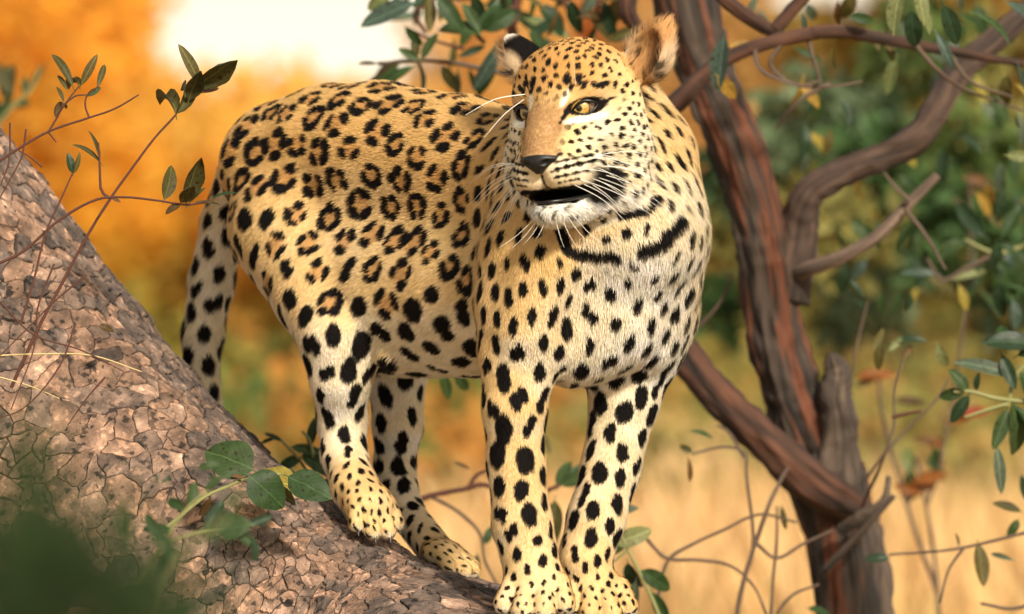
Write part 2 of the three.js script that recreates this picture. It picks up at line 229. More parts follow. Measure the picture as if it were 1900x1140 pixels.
// coat regions: [spacing, spot radius, rosette share, elongation, fur length]
const REG = {
  back: [0.0445, 0.0208, 1, 1.12, 0.011], flank: [0.0445, 0.0208, 1, 1.12, 0.012], belly: [0.038, 0.0175, 0.12, 1.3, 0.019], shoulder: [0.0245, 0.0108, 0, 1.6, 0.011],
  chest: [0.031, 0.0128, 0, 1.2, 0.016], throat: [0.028, 0.0082, 0, 1.4, 0.017], neck: [0.0235, 0.0105, 0, 1.85, 0.013], thigh: [0.04, 0.0185, 0.75, 1.25, 0.011], leg: [0.031, 0.017, 0, 1.3, 0.008], hock: [0.034, 0.0165, 0, 1.2, 0.008],
  paw: [0.0115, 0.0039, 0, 1.5, 0.005], wrist: [0.025, 0.0108, 0, 1.3, 0.007], tail: [0.031, 0.0158, 0.1, 1.2, 0.014], head: [0.0122, 0.0053, 0, 1.25, 0.007], ear: [0.05, 0.001, 0, 1, 0.008],
};
const prims = [], cuts = [];
const nrm = (v) => { const l = Math.hypot(...v) || 1; return v.map((x) => x / l); }, crs = (a, b) => [a[1] * b[2] - a[2] * b[1], a[2] * b[0] - a[0] * b[2], a[0] * b[1] - a[1] * b[0]], dt = (a, b) => a[0] * b[0] + a[1] * b[1] + a[2] * b[2];
function cone([a, ra], [b, rb], k, reg, pale, flow) { prims.push({ a, b, ra, rb, k, reg, pale, flow: nrm(flow || [b[0] - a[0], b[1] - a[1], b[2] - a[2]]), d: [b[0] - a[0], b[1] - a[1], b[2] - a[2]], l2: Math.max(1e-9, dt([b[0] - a[0], b[1] - a[1], b[2] - a[2]], [b[0] - a[0], b[1] - a[1], b[2] - a[2]])) }); }
let GRP = 0;
function chain(list, k, reg, pale, flow) { GRP++; for (let i = 0; i + 1 < list.length; i++) { cone(list[i], list[i + 1], k, Array.isArray(reg) ? reg[i] : reg, Array.isArray(pale) ? pale[i] : pale, flow); prims[prims.length - 1].grp = GRP; } }
function ell(c, e1, e2, e3, r, k, reg, pale, flow, to = prims) { to.push({ c, e1, e2, e3, r, k, reg, pale, flow: nrm(flow) }); }
function dist(p, x, y, z) {
  if (p.a) {
    const ax = x - p.a[0], ay = y - p.a[1], az = z - p.a[2]; let t = (ax * p.d[0] + ay * p.d[1] + az * p.d[2]) / p.l2; t = t < 0 ? 0 : t > 1 ? 1 : t;
    const dx = ax - p.d[0] * t, dy = ay - p.d[1] * t, dz = az - p.d[2] * t; return Math.sqrt(dx * dx + dy * dy + dz * dz) - p.ra - (p.rb - p.ra) * t;
  }
  const cx = x - p.c[0], cy = y - p.c[1], cz = z - p.c[2], u = (cx * p.e1[0] + cy * p.e1[1] + cz * p.e1[2]) / p.r[0], v = (cx * p.e2[0] + cy * p.e2[1] + cz * p.e2[2]) / p.r[1], w = (cx * p.e3[0] + cy * p.e3[1] + cz * p.e3[2]) / p.r[2];
  const k0 = Math.sqrt(u * u + v * v + w * w), uu = u / p.r[0], vv = v / p.r[1], ww = w / p.r[2], k1 = Math.sqrt(uu * uu + vv * vv + ww * ww);
  return k1 < 1e-9 ? -Math.min(...p.r) : k0 * (k0 - 1) / k1;
}
const BACKFLOW = [-0.72, -0.12, -0.66], SIDEFLOW = [-0.6, -0.55, -0.5], DOWN = [0, -1, 0];
// trunk of the body
chain([Q(530, 310, -0.26, 126), Q(618, 288, -0.2, 132), Q(705, 284, -0.13, 131), Q(856, 302, -0.02, 122), Q(985, 332, 0.08, 118)], 0.06, ['back', 'back', 'back', 'back'], 0.12, BACKFLOW);
chain([Q(690, 500, -0.15, 140), Q(760, 535, -0.1, 146), Q(890, 535, 0.0, 150), Q(1060, 525, 0.12, 160)], 0.07, ['flank', 'flank', 'flank'], [0.5, 0.45, 0.42], SIDEFLOW);
chain([Q(720, 630, -0.13, 55), Q(800, 622, -0.08, 62), Q(900, 618, 0, 66)], 0.04, 'belly', 1, [-0.5, -0.6, -0.4]);
// chest, shoulders, neck
chain([Q(1080, 545, 0.15, 148), Q(1156, 430, 0.19, 140)], 0.06, 'chest', 0.92, [0.02, -1, 0.1]);
cone(Q(1222, 470, 0.1, 82), Q(1205, 590, 0.11, 76), 0.05, 'chest', 0.62, DOWN);
cone(Q(1150, 600, 0.2, 70), Q(1060, 640, 0.2, 58), 0.05, 'chest', 0.95, [0, -1, 0.1]);
chain([Q(1030, 385, 0.2, 110), Q(990, 470, 0.22, 98), Q(965, 560, 0.22, 78)], 0.05, 'shoulder', 0.25, [-0.12, -1, -0.1]);
cone(Q(985, 330, 0.12, 90), Q(1060, 300, 0.2, 105), 0.05, 'shoulder', 0.2, [-0.6, -0.6, -0.3]);
chain([Q(1160, 420, 0.16, 136), Q(1154, 300, 0.14, 134), Q(1138, 230, 0.12, 106)], 0.05, ['neck', 'neck'], 0.42, [0.12, -1, -0.25]);
cone(Q(1110, 425, 0.25, 60), Q(1180, 440, 0.25, 70), 0.05, 'throat', 0.8, [0.1, -1, 0.15]);
cone(Q(1008, 490, 0.268, 64), Q(975, 610, 0.262, 56), 0.016, 'shoulder', 0.4, DOWN); cone(Q(1228, 530, 0.165, 66), Q(1200, 625, 0.16, 60), 0.016, 'chest', 0.75, DOWN); cone(Q(742, 640, -0.06, 26), Q(728, 662, -0.04, 24), 0.02, 'belly', 0.15, [-0.4, -0.7, 0.2]);
// fore legs: the cat's right (left in the photo), then its left
chain([Q(965, 560, 0.22, 76), Q(955, 650, 0.23, 64), Q(955, 760, 0.235, 56), Q(957, 860, 0.232, 50), Q(969, 975, 0.24, 52), Q(981, 1025, 0.243, 48), Q(988, 1058, 0.25, 50)], 0.02, ['leg', 'leg', 'leg', 'leg', 'wrist', 'wrist'], [0.38, 0.42, 0.46, 0.46, 0.46, 0.46], DOWN);
cone(Q(1005, 640, 0.24, 48), Q(985, 690, 0.24, 36), 0.03, 'leg', 0.8, [0.2, -1, 0]);
chain([Q(1200, 590, 0.11, 84), Q(1188, 655, 0.11, 70), Q(1158, 745, 0.12, 61), Q(1133, 870, 0.135, 52), Q(1106, 965, 0.16, 51), Q(1090, 1020, 0.17, 46), Q(1086, 1045, 0.18, 48)], 0.03, ['leg', 'leg', 'leg', 'leg', 'wrist', 'wrist'], [0.8, 0.82, 0.8, 0.7, 0.55, 0.5], [-0.12, -1, 0.05]);
// hind legs: right, then left
chain([Q(560, 420, -0.2, 140), Q(600, 535, -0.13, 98), Q(627, 620, -0.08, 68)], 0.02, ['thigh', 'thigh'], [0.2, 0.55], [-0.35, -0.9, -0.2]);
chain([Q(627, 620, -0.08, 68), Q(632, 700, -0.08, 56), Q(635, 780, -0.11, 45), Q(638, 845, -0.09, 41), Q(658, 905, -0.04, 42), Q(682, 943, -0.01, 43)], 0.03, ['hock', 'hock', 'hock', 'wrist', 'paw'], [0.72, 0.8, 0.8, 0.6, 0.55], [0.05, -1, 0]);
chain([Q(690, 540, -0.28, 92), Q(735, 680, -0.25, 58), Q(738, 790, -0.26, 46), Q(732, 865, -0.28, 38), Q(752, 950, -0.22, 33), Q(800, 1012, -0.14, 34)], 0.03, ['thigh', 'hock', 'hock', 'hock', 'wrist'], [0.9, 0.95, 0.95, 0.9, 0.7], [0.05, -1, 0]);
// tail
chain([Q(445, 330, -0.33, 44), Q(415, 410, -0.38, 40), Q(393, 520, -0.41, 41), Q(376, 620, -0.42, 38), Q(372, 710, -0.42, 33), Q(390, 790, -0.42, 29), Q(430, 840, -0.43, 22)], 0.025, 'tail', [0.5, 0.7, 0.8, 0.85, 0.9, 0.9]);
// a paw: pad plus four toes fanned round `dir` (heading on the ground), tilted down by `pitch`
function paw(c, heading, pitch, sc, roll = 0) {
  const h = [Math.sin(heading) * Math.cos(pitch), -Math.sin(pitch), Math.cos(heading) * Math.cos(pitch)], sd0 = [Math.cos(heading), 0, -Math.sin(heading)], up0 = crs(h, sd0), cr = Math.cos(roll), sr = Math.sin(roll);
  const sd = sd0.map((v, i) => v * cr + up0[i] * sr), up = crs(h, sd), at = (f, s, u) => c.map((v, i) => v + (h[i] * f + sd[i] * s + up[i] * u) * sc);
  ell(at(-0.01, 0, 0.0), h, sd, up, [0.038 * sc, 0.042 * sc, 0.026 * sc], 0.016, 'paw', 0.45, h.map((v) => v));
  for (const [s, f, w] of [[-0.038, 0.022, 0.0138], [-0.0135, 0.038, 0.0152], [0.0135, 0.038, 0.0152], [0.038, 0.022, 0.0138]]) {
    const fd = nrm(h.map((v, i) => v + sd[i] * s * 4));
    prims.push({ a: at(f - 0.03, s * 0.8, 0.008), b: at(f + 0.006, s, -0.006), ra: 0.012 * sc, rb: w * sc, k: 0.002, reg: 'paw', pale: 0.45, flow: fd, toe: 1, d: at(f + 0.006, s, -0.006).map((v, i) => v - at(f - 0.03, s * 0.8, 0.008)[i]), l2: 0 });
    const p = prims[prims.length - 1]; p.l2 = dt(p.d, p.d);
  }
}
paw(W(995, 1096, 0.275), -0.1, 0.42, 1.06); paw(W(1108, 1103, 0.2), 0.1, 0.4, 1.04); paw(W(690, 944, 0), 0.55, 0.8, 0.84); paw(W(832, 1034, -0.1), 1.05, 0.4, 0.82);
// head: local frame, x to the cat's left, y up from the eye line, z forward from the eyes
const YAW = 0.39, ROLL = 0.085, HX = (() => { const m = new THREE.Matrix4().makeRotationY(-YAW).premultiply(new THREE.Matrix4().makeRotationZ(ROLL)); m.setPosition(WV(1030, 203, 0.335)); return m; })();
const HI = HX.clone().invert(), he = HX.elements, hi = HI.elements;
const HP = (x, y, z) => [he[0] * x + he[4] * y + he[8] * z + he[12], he[1] * x + he[5] * y + he[9] * z + he[13], he[2] * x + he[6] * y + he[10] * z + he[14]];
const HD = (x, y, z) => [he[0] * x + he[4] * y + he[8] * z, he[1] * x + he[5] * y + he[9] * z, he[2] * x + he[6] * y + he[10] * z];
const toHead = (x, y, z) => [hi[0] * x + hi[4] * y + hi[8] * z + hi[12], hi[1] * x + hi[5] * y + hi[9] * z + hi[13], hi[2] * x + hi[6] * y + hi[10] * z + hi[14]];
const EX = HD(1, 0, 0), EY = HD(0, 1, 0), EZ = HD(0, 0, 1), headFlow = [0, 1, 0];
const he_ = (x, y, z, rx, ry, rz, k, pale = 0.4, reg = 'head') => ell(HP(x, y, z), EX, EY, EZ, [rx, ry, rz], k, reg, pale, headFlow);
const hc_ = (a, ra, b, rb, k, pale = 0.4) => cone([HP(...a), ra], [HP(...b), rb], k, 'head', pale, headFlow);
he_(0, 0.012, -0.085, 0.085, 0.084, 0.085, 0.02); he_(0, 0.03, -0.035, 0.064, 0.05, 0.042, 0.025);
for (const s of [-1, 1]) {
  he_(s * 0.05, -0.05, -0.08, 0.045, 0.064, 0.062, 0.025); he_(s * 0.045, -0.028, -0.04, 0.031, 0.034, 0.034, 0.02);
  he_(s * 0.036, 0.02, -0.017, 0.026, 0.013, 0.02, 0.014);
  hc_([s * 0.032, -0.036, -0.014], 0.029, [s * 0.024, -0.074, 0.03], 0.025, 0.022);
  hc_([s * 0.0195, -0.0865, 0.05], 0.0225, [s * 0.041, -0.086, 0.006], 0.026, 0.008);
  hc_([s * 0.046, -0.1, -0.065], 0.044, [s * 0.013, -0.134, 0.006], 0.022, 0.016);
}
hc_([0, 0.004, -0.013], 0.039, [0, -0.045, 0.043], 0.032, 0.022); he_(0, -0.066, 0.062, 0.024, 0.018, 0.02, 0.01); he_(0, -0.1385, 0.032, 0.028, 0.0155, 0.028, 0.007);
// ears: cups (left one faces us, right one is laid back so that its black back shows)
const ears = [];
function ear(base, tip, face, rw, reg) {
  const b = HP(...base), t = HP(...tip), up = nrm(t.map((v, i) => v - b[i])), f0 = HD(...face), k = dt(f0, up), f = nrm(f0.map((v, i) => v - up[i] * k)), sd = crs(up, f), len = Math.hypot(...t.map((v, i) => v - b[i]));
  const c = b.map((v, i) => v + up[i] * len * 0.42);
  ell(c, up, sd, f, [len * 0.5, rw, 0.026], 0.012, 'ear', 0.4, up); ell(c.map((v, i) => v + up[i] * len * 0.34 + sd[i] * rw * 0.1), up, sd, f, [len * 0.33, rw * 0.5, 0.018], 0.012, 'ear', 0.4, up);
  ell(c.map((v, i) => v + f[i] * 0.02 + up[i] * -0.003), up, sd, f, [len * 0.52, rw * 0.72, 0.022], 0.006, 'ear', 0.4, up, cuts);
  ears.push({ c, up, sd, f, len, rw, b });
}
ear([0.08, 0.035, -0.112], [0.119, 0.1, -0.12], [-0.35, -0.05, 1], 0.036); ear([-0.072, 0.045, -0.12], [-0.106, 0.104, -0.125], [-0.9, 0.1, -0.3], 0.031);
// eye sockets and the parted mouth
const EYES = [-1, 1].map((s) => ({ s, c: [s * 0.034, -0.001, -0.0105], r: 0.0194 }));
for (const e of EYES) {
  const o = [e.s * 0.42, -0.02, 0.9], l = Math.hypot(...o), d = HD(...o.map((v) => v / l)), a = HD(e.s * 0.93, 0.16, -0.4), k = dt(a, d), ax = nrm(a.map((v, i) => v - d[i] * k)), up = crs(d, ax).map((v) => v * e.s);
  ell(HP(e.c[0] + e.s * 0.006, e.c[1] - 0.0005, e.c[2] + 0.014), ax, up, d, [0.0184, 0.0108, 0.018], 0.004, 'head', 0.4, headFlow, cuts); e.d = d; e.ax = ax; e.up = up;
}
ell(HP(0, -0.1155, 0.03), EX, EY, EZ, [0.042, 0.0064, 0.055], 0.004, 'head', 0.4, headFlow, cuts);

const smin = (a, b, k) => { const h = k - Math.abs(a - b); return h > 0 ? Math.min(a, b) - h * h / (4 * k) : Math.min(a, b); };
function field(x, y, z, P, C) {
  let d = 1;
  for (let i = 0; i < P.length; i++) {
    let e = dist(P[i], x, y, z); const p = P[i];
    if (p.grp) for (; i + 1 < P.length && P[i + 1].grp === p.grp; i++) e = smin(e, dist(P[i + 1], x, y, z), 0.012);
    d = smin(d, e, p.k);
  }
  for (let i = 0; i < C.length; i++) d = -smin(-d, dist(C[i], x, y, z), C[i].k);
  return d;
}
// naive surface nets on a fine grid, evaluated only in blocks near the surface
function surfaceNets(lo, hi, cell) {
  const B = 10, n = [0, 1, 2].map((i) => Math.ceil((hi[i] - lo[i]) / cell / B) * B + 1), nx = n[0], nxy = n[0] * n[1], F = new Float32Array(nx * n[1] * n[2]).fill(9), R = B * cell * 0.87;
  for (let bz = 0; bz < n[2] - 1; bz += B) for (let by = 0; by < n[1] - 1; by += B) for (let bx = 0; bx < n[0] - 1; bx += B) {
    const cx = lo[0] + (bx + B / 2) * cell, cy = lo[1] + (by + B / 2) * cell, cz = lo[2] + (bz + B / 2) * cell;
    const near = []; let m = 9; const ds = prims.map((p) => { const d = dist(p, cx, cy, cz); if (d < m) m = d; return d; });
    if (m > R + 0.03) continue;
    prims.forEach((p, i) => { if (ds[i] < m + 2.6 * R + 0.075) near.push(p); });
    const C = cuts.filter((p) => dist(p, cx, cy, cz) < R * 2.2);
    if (!C.length && Math.abs(field(cx, cy, cz, near, C)) > R * 1.7) { if (m < 0) for (let k = 0; k <= B; k++) for (let j = 0; j <= B; j++) F.fill(-9, (bz + k) * nxy + (by + j) * nx + bx, (bz + k) * nxy + (by + j) * nx + bx + B + 1); continue; }
    for (let k = 0; k <= B; k++) for (let j = 0; j <= B; j++) for (let i = 0; i <= B; i++) { const o = (bz + k) * nxy + (by + j) * nx + bx + i; F[o] = field(lo[0] + (bx + i) * cell, lo[1] + (by + j) * cell, lo[2] + (bz + k) * cell, near, C); }
  }
  const id = new Int32Array(F.length).fill(-1), pos = [], idx = [];
  for (let k = 0; k < n[2] - 1; k++) for (let j = 0; j < n[1] - 1; j++) for (let i = 0; i < n[0] - 1; i++) {
    const o = k * nxy + j * nx + i; let c = 0, x = 0, y = 0, z = 0, s = 0;
    for (let q = 0; q < 8; q++) if (F[o + (q & 1) + (q >> 1 & 1) * nx + (q >> 2) * nxy] < 0) s++;
    if (s === 0 || s === 8) continue;
    const edge = (a, b, ax) => { const fa = F[a], fb = F[b]; if (fa < 0 === fb < 0) return; const t = fa / (fa - fb), r = a - o, p = [(r % nx), Math.floor(r % nxy / nx), Math.floor(r / nxy)]; p[ax] += t; x += p[0]; y += p[1]; z += p[2]; c++; };
    for (const d of [0, nx, nxy, nx + nxy]) edge(o + d, o + d + 1, 0);
    for (const d of [0, 1, nxy, 1 + nxy]) edge(o + d, o + d + nx, 1);
    for (const d of [0, 1, nx, 1 + nx]) edge(o + d, o + d + nxy, 2);
    id[o] = pos.length / 3; pos.push(lo[0] + (i + x / c) * cell, lo[1] + (j + y / c) * cell, lo[2] + (k + z / c) * cell);
  }
  const quad = (a, b, c, d, f) => { if (a < 0 || b < 0 || c < 0 || d < 0) return; f ? idx.push(a, b, c, a, c, d) : idx.push(a, c, b, a, d, c); };
  for (let k = 1; k < n[2] - 1; k++) for (let j = 1; j < n[1] - 1; j++) for (let i = 1; i < n[0] - 1; i++) {
    const o = k * nxy + j * nx + i, f = F[o] < 0;
    if (f !== F[o + 1] < 0) quad(id[o - nx - nxy], id[o - nxy], id[o], id[o - nx], f);
    if (f !== F[o + nx] < 0) quad(id[o - 1 - nxy], id[o - 1], id[o], id[o - nxy], f);
    if (f !== F[o + nxy] < 0) quad(id[o - 1 - nx], id[o - nx], id[o], id[o - 1], f);
  }
  return { pos: new Float32Array(pos), idx: new Uint32Array(idx) };
}
const body = (() => {
  const lo = [9, 9, 9], hi = [-9, -9, -9];
  for (const p of prims) for (let i = 0; i < 3; i++) for (const [c, r] of p.a ? [[p.a, p.ra], [p.b, p.rb]] : [[p.c, Math.max(...p.r)]]) { lo[i] = Math.min(lo[i], c[i] - r - 0.02); hi[i] = Math.max(hi[i], c[i] + r + 0.02); }
  return surfaceNets(lo, hi, QUICK ? 0.005 : 0.0027);
})();
const NV = body.pos.length / 3;
// ---- per-vertex normal, region, coat parameters
const nor = new Float32Array(NV * 3), flw = new Float32Array(NV * 3), par = new Float32Array(NV * 8), regOf = new Uint8Array(NV);   // par: spacing, radius, rosette, stretch, hair length, pale, headness, pawness
const regNames = Object.keys(REG);
{
  const near = prims.map(() => 0), g = geo(body.pos, body.idx); nor.set(g.attributes.normal.array);
  for (let v = 0; v < NV; v++) {
    const x = body.pos[v * 3], y = body.pos[v * 3 + 1], z = body.pos[v * 3 + 2]; let m = 9, mi = 0;
    for (let i = 0; i < prims.length; i++) { const d = near[i] = dist(prims[i], x, y, z); if (d < m) { m = d; mi = i; } }
    let ws = 0, fx = 0, fy = 0, fz = 0; const acc = [0, 0, 0, 0, 0, 0, 0, 0];
    for (let i = 0; i < prims.length; i++) {
      const d = near[i] - m; if (d > 0.07) continue;
      const p = prims[i], w = Math.exp(-d / 0.016), R = REG[p.reg]; ws += w;
      let f = p.flow;
      if (p.reg === 'head') { const q = toHead(x, y, z), o = [q[0] * 1.3, q[1] + 0.07 + (Math.abs(q[0]) > 0.03 ? -0.025 : 0), q[2] - 0.095]; f = HD(...nrm(o)); }
      fx += f[0] * w; fy += f[1] * w; fz += f[2] * w;
      for (let c = 0; c < 5; c++) acc[c] += R[c] * w;
      acc[5] += p.pale * w; if (p.reg === 'head' || p.reg === 'ear') acc[6] += w; if (p.reg === 'paw') acc[7] += w;
    }
    for (let c = 0; c < 8; c++) par[v * 8 + c] = acc[c] / ws;
    regOf[v] = regNames.indexOf(prims[mi].reg);
    const n = [nor[v * 3], nor[v * 3 + 1], nor[v * 3 + 2]], k = fx * n[0] + fy * n[1] + fz * n[2], f = nrm([fx - n[0] * k, fy - n[1] * k, fz - n[2] * k]);
    flw.set(f, v * 3);
  }
}
// ---- spots: variable Poisson-disk centres over the skin, then a ring of blotches (or one blotch) round each
const SOLID_Y = W(0, 610)[1];
const R1 = rng(11), spots = [], cellOf = (x) => Math.floor(x / 0.045), grid = new Map(), keyOf = (i, j, k) => (i + 512) * 1048576 + (j + 512) * 1024 + k + 512;
{
  const order = new Uint32Array(NV).map((_, i) => i); for (let i = NV - 1; i > 0; i--) { const j = Math.floor(R1() * (i + 1)), t = order[i]; order[i] = order[j]; order[j] = t; }
  let centres = [];
  const throwDarts = (list, tight) => {
    const G = new Map(), out = [];
    for (const v of list) {
      const x = body.pos[v * 3], y = body.pos[v * 3 + 1], z = body.pos[v * 3 + 2], sp = par[v * 8], i = cellOf(x), j = cellOf(y), k = cellOf(z); let ok = true;
      for (let a = -1; a < 2 && ok; a++) for (let b = -1; b < 2 && ok; b++) for (let c = -1; c < 2 && ok; c++) for (const o of G.get(keyOf(i + a, j + b, k + c)) || []) {
        const dx = x - body.pos[o * 3], dy = y - body.pos[o * 3 + 1], dz = z - body.pos[o * 3 + 2], st = par[v * 8 + 3], al = dx * flw[v * 3] + dy * flw[v * 3 + 1] + dz * flw[v * 3 + 2], q = dx * dx + dy * dy + dz * dz - al * al + al * al / (st * st) * 1.0, lim = 0.5 * (sp + par[o * 8]) * tight;
        if (q < lim * lim && nor[v * 3] * nor[o * 3] + nor[v * 3 + 1] * nor[o * 3 + 1] + nor[v * 3 + 2] * nor[o * 3 + 2] > -0.2) { ok = false; break; }
      }
      if (!ok) continue; out.push(v); const kk = keyOf(i, j, k); G.has(kk) ? G.get(kk).push(v) : G.set(kk, [v]);
    }
    return out;
  };
  centres = throwDarts(order, 0.86);
  for (let it = 0; it < 3; it++) {                           // even them out: each centre moves to the middle of the skin nearest to it
    const G = new Map(), n = centres.length, sum = new Float64Array(n * 4), owner = new Int32Array(NV).fill(-1);
    centres.forEach((v, i) => { const k = keyOf(cellOf(body.pos[v * 3]), cellOf(body.pos[v * 3 + 1]), cellOf(body.pos[v * 3 + 2])); G.has(k) ? G.get(k).push(i) : G.set(k, [i]); });
    for (let v = 0; v < NV; v++) {
      const x = body.pos[v * 3], y = body.pos[v * 3 + 1], z = body.pos[v * 3 + 2], i = cellOf(x), j = cellOf(y), k = cellOf(z); let b = -1, bd = 1;
      for (let a = -1; a < 2; a++) for (let e = -1; e < 2; e++) for (let c = -1; c < 2; c++) for (const q of G.get(keyOf(i + a, j + e, k + c)) || []) { const o = centres[q], dx = x - body.pos[o * 3], dy = y - body.pos[o * 3 + 1], dz = z - body.pos[o * 3 + 2], d = (dx * dx + dy * dy + dz * dz) / (par[o * 8] * par[o * 8]); if (d < bd && nor[v * 3] * nor[o * 3] + nor[v * 3 + 1] * nor[o * 3 + 1] + nor[v * 3 + 2] * nor[o * 3 + 2] > 0) { bd = d; b = q; } }
      owner[v] = b; if (b >= 0) { sum[b * 4] += x; sum[b * 4 + 1] += y; sum[b * 4 + 2] += z; sum[b * 4 + 3]++; }
    }
    const best = new Float64Array(n).fill(9), to = centres.slice();
    for (let v = 0; v < NV; v++) { const b = owner[v]; if (b < 0) continue; const c = sum[b * 4 + 3], d = Math.hypot(body.pos[v * 3] - sum[b * 4] / c, body.pos[v * 3 + 1] - sum[b * 4 + 1] / c, body.pos[v * 3 + 2] - sum[b * 4 + 2] / c); if (d < best[b]) { best[b] = d; to[b] = v; } }
    centres = to;
  }
  for (const v of centres) {
    const x = body.pos[v * 3], y = body.pos[v * 3 + 1], z = body.pos[v * 3 + 2], P = par.subarray(v * 8, v * 8 + 8), f = [...flw.subarray(v * 3, v * 3 + 3)], n = [...nor.subarray(v * 3, v * 3 + 3)], tw = (R1() - 0.5) * 0.5, g0 = crs(n, f), ct = Math.cos(tw), sn = Math.sin(tw);
    const f2 = f.map((q, i) => q * ct + g0[i] * sn), g2 = crs(n, f2), ros = R1() < P[2] * (regOf[v] === 1 || regOf[v] === 7 || regOf[v] === 2 ? smooth(SOLID_Y - 0.02, SOLID_Y + 0.075, y) * (z < 0.16 ? 1 : 0) : regOf[v] === 0 ? 1 : 0), r = P[1] * mix(0.98, 1.3, R1()), blobs = [];
    if (ros) {
      const nb = 3 + Math.floor(R1() * 2.6), t0 = R1() * 6.28, gap = R1() < 0.45 ? 0.5 : 0;
      for (let b = 0; b < nb; b++) { const t = t0 + b / nb * (6.283 - gap) + (R1() - 0.5) * 0.35, rr = mix(0.58, 0.7, R1()), lg = mix(0.4, 0.66, R1()) * (nb < 4 ? 1.2 : 0.95), th = mix(0.28, 0.4, R1()); blobs.push([Math.cos(t) * rr, Math.sin(t) * rr, -Math.sin(t), Math.cos(t), lg, th]); }
    } else if (P[6] < 0.5 && R1() < 0.3 && P[1] > 0.009) { const o = 0.35, t = R1() * 6.28; blobs.push([Math.cos(t) * o, Math.sin(t) * o, 1, 0, mix(0.5, 0.7, R1()), mix(0.42, 0.6, R1())], [-Math.cos(t) * o, -Math.sin(t) * o, 1, 0, mix(0.5, 0.7, R1()), mix(0.4, 0.55, R1())]);
    } else blobs.push([0, 0, 1, 0, mix(0.72, 1.02, R1()), mix(0.6, 0.82, R1())]);
    const s = { x, y, z, n, f: f2, g: g2, r, ros, st: Math.sqrt(P[3]), blobs, ph: R1() * 50, drop: false }; spots.push(s);
    const kk = keyOf(cellOf(x), cellOf(y), cellOf(z)); grid.has(kk) ? grid.get(kk).push(s) : grid.set(kk, [s]);
  }
  console.log('spots', spots.length);
}
function spotAt(x, y, z, nx, ny, nz) {                        // [black 0..1, rosette centre 0..1]
  let black = 0, fill = 0; const i = cellOf(x), j = cellOf(y), k = cellOf(z);
  const wx = noise(x * 130, y * 130, z * 130) * 0.0022 + noise(x * 300 + 9, y * 300, z * 300) * 0.0011, wy = noise(x * 130 + 40, y * 130 + 7, z * 130) * 0.0022 + noise(x * 300, y * 300 + 5, z * 300) * 0.0011;
  for (let a = -1; a < 2; a++) for (let b = -1; b < 2; b++) for (let c = -1; c < 2; c++) for (const s of grid.get(keyOf(i + a, j + b, k + c)) || []) {
    const dx = x - s.x, dy = y - s.y, dz = z - s.z; if (dx * dx + dy * dy + dz * dz > s.r * s.r * 4.5 || nx * s.n[0] + ny * s.n[1] + nz * s.n[2] < -0.1) continue;
    const u = (dx * s.f[0] + dy * s.f[1] + dz * s.f[2] + wx) / (s.r * s.st), v = (dx * s.g[0] + dy * s.g[1] + dz * s.g[2] + wy) / (s.r / s.st);
    for (const q of s.blobs) { const p = (u - q[0]) * q[2] + (v - q[1]) * q[3], t = -(u - q[0]) * q[3] + (v - q[1]) * q[2], e = Math.sqrt(p * p / (q[4] * q[4]) + t * t / (q[5] * q[5])), w = 1 - smooth(0.84, 1.04, e); if (w > black) black = w; }
    if (s.ros) { const w = 1 - smooth(0.45, 0.85, Math.sqrt(u * u + v * v)); if (w > fill) fill = w; }
  }
  return [black, fill];
}
// ---- the colours of the coat at a point of the skin
const C_OCHRE = [0.65, 0.4, 0.145], C_GOLD = [0.75, 0.53, 0.25], C_CREAM = [0.81, 0.70, 0.50], C_WHITE = [0.86, 0.83, 0.75], C_FILL = [0.52, 0.25, 0.075], C_BLACK = [0.007, 0.0055, 0.005];
const lerp3 = (a, b, t) => [mix(a[0], b[0], t), mix(a[1], b[1], t), mix(a[2], b[2], t)];
const blob = (x, y, cx, cy, rx, ry, a = 0) => { const c = Math.cos(a), s = Math.sin(a), u = ((x - cx) * c + (y - cy) * s) / rx, v = (-(x - cx) * s + (y - cy) * c) / ry; return Math.sqrt(u * u + v * v); };
const seg = (x, y, ax, ay, bx, by) => { const dx = bx - ax, dy = by - ay, t = clamp(((x - ax) * dx + (y - ay) * dy) / (dx * dx + dy * dy)); return [Math.hypot(x - ax - dx * t, y - ay - dy * t), t]; };
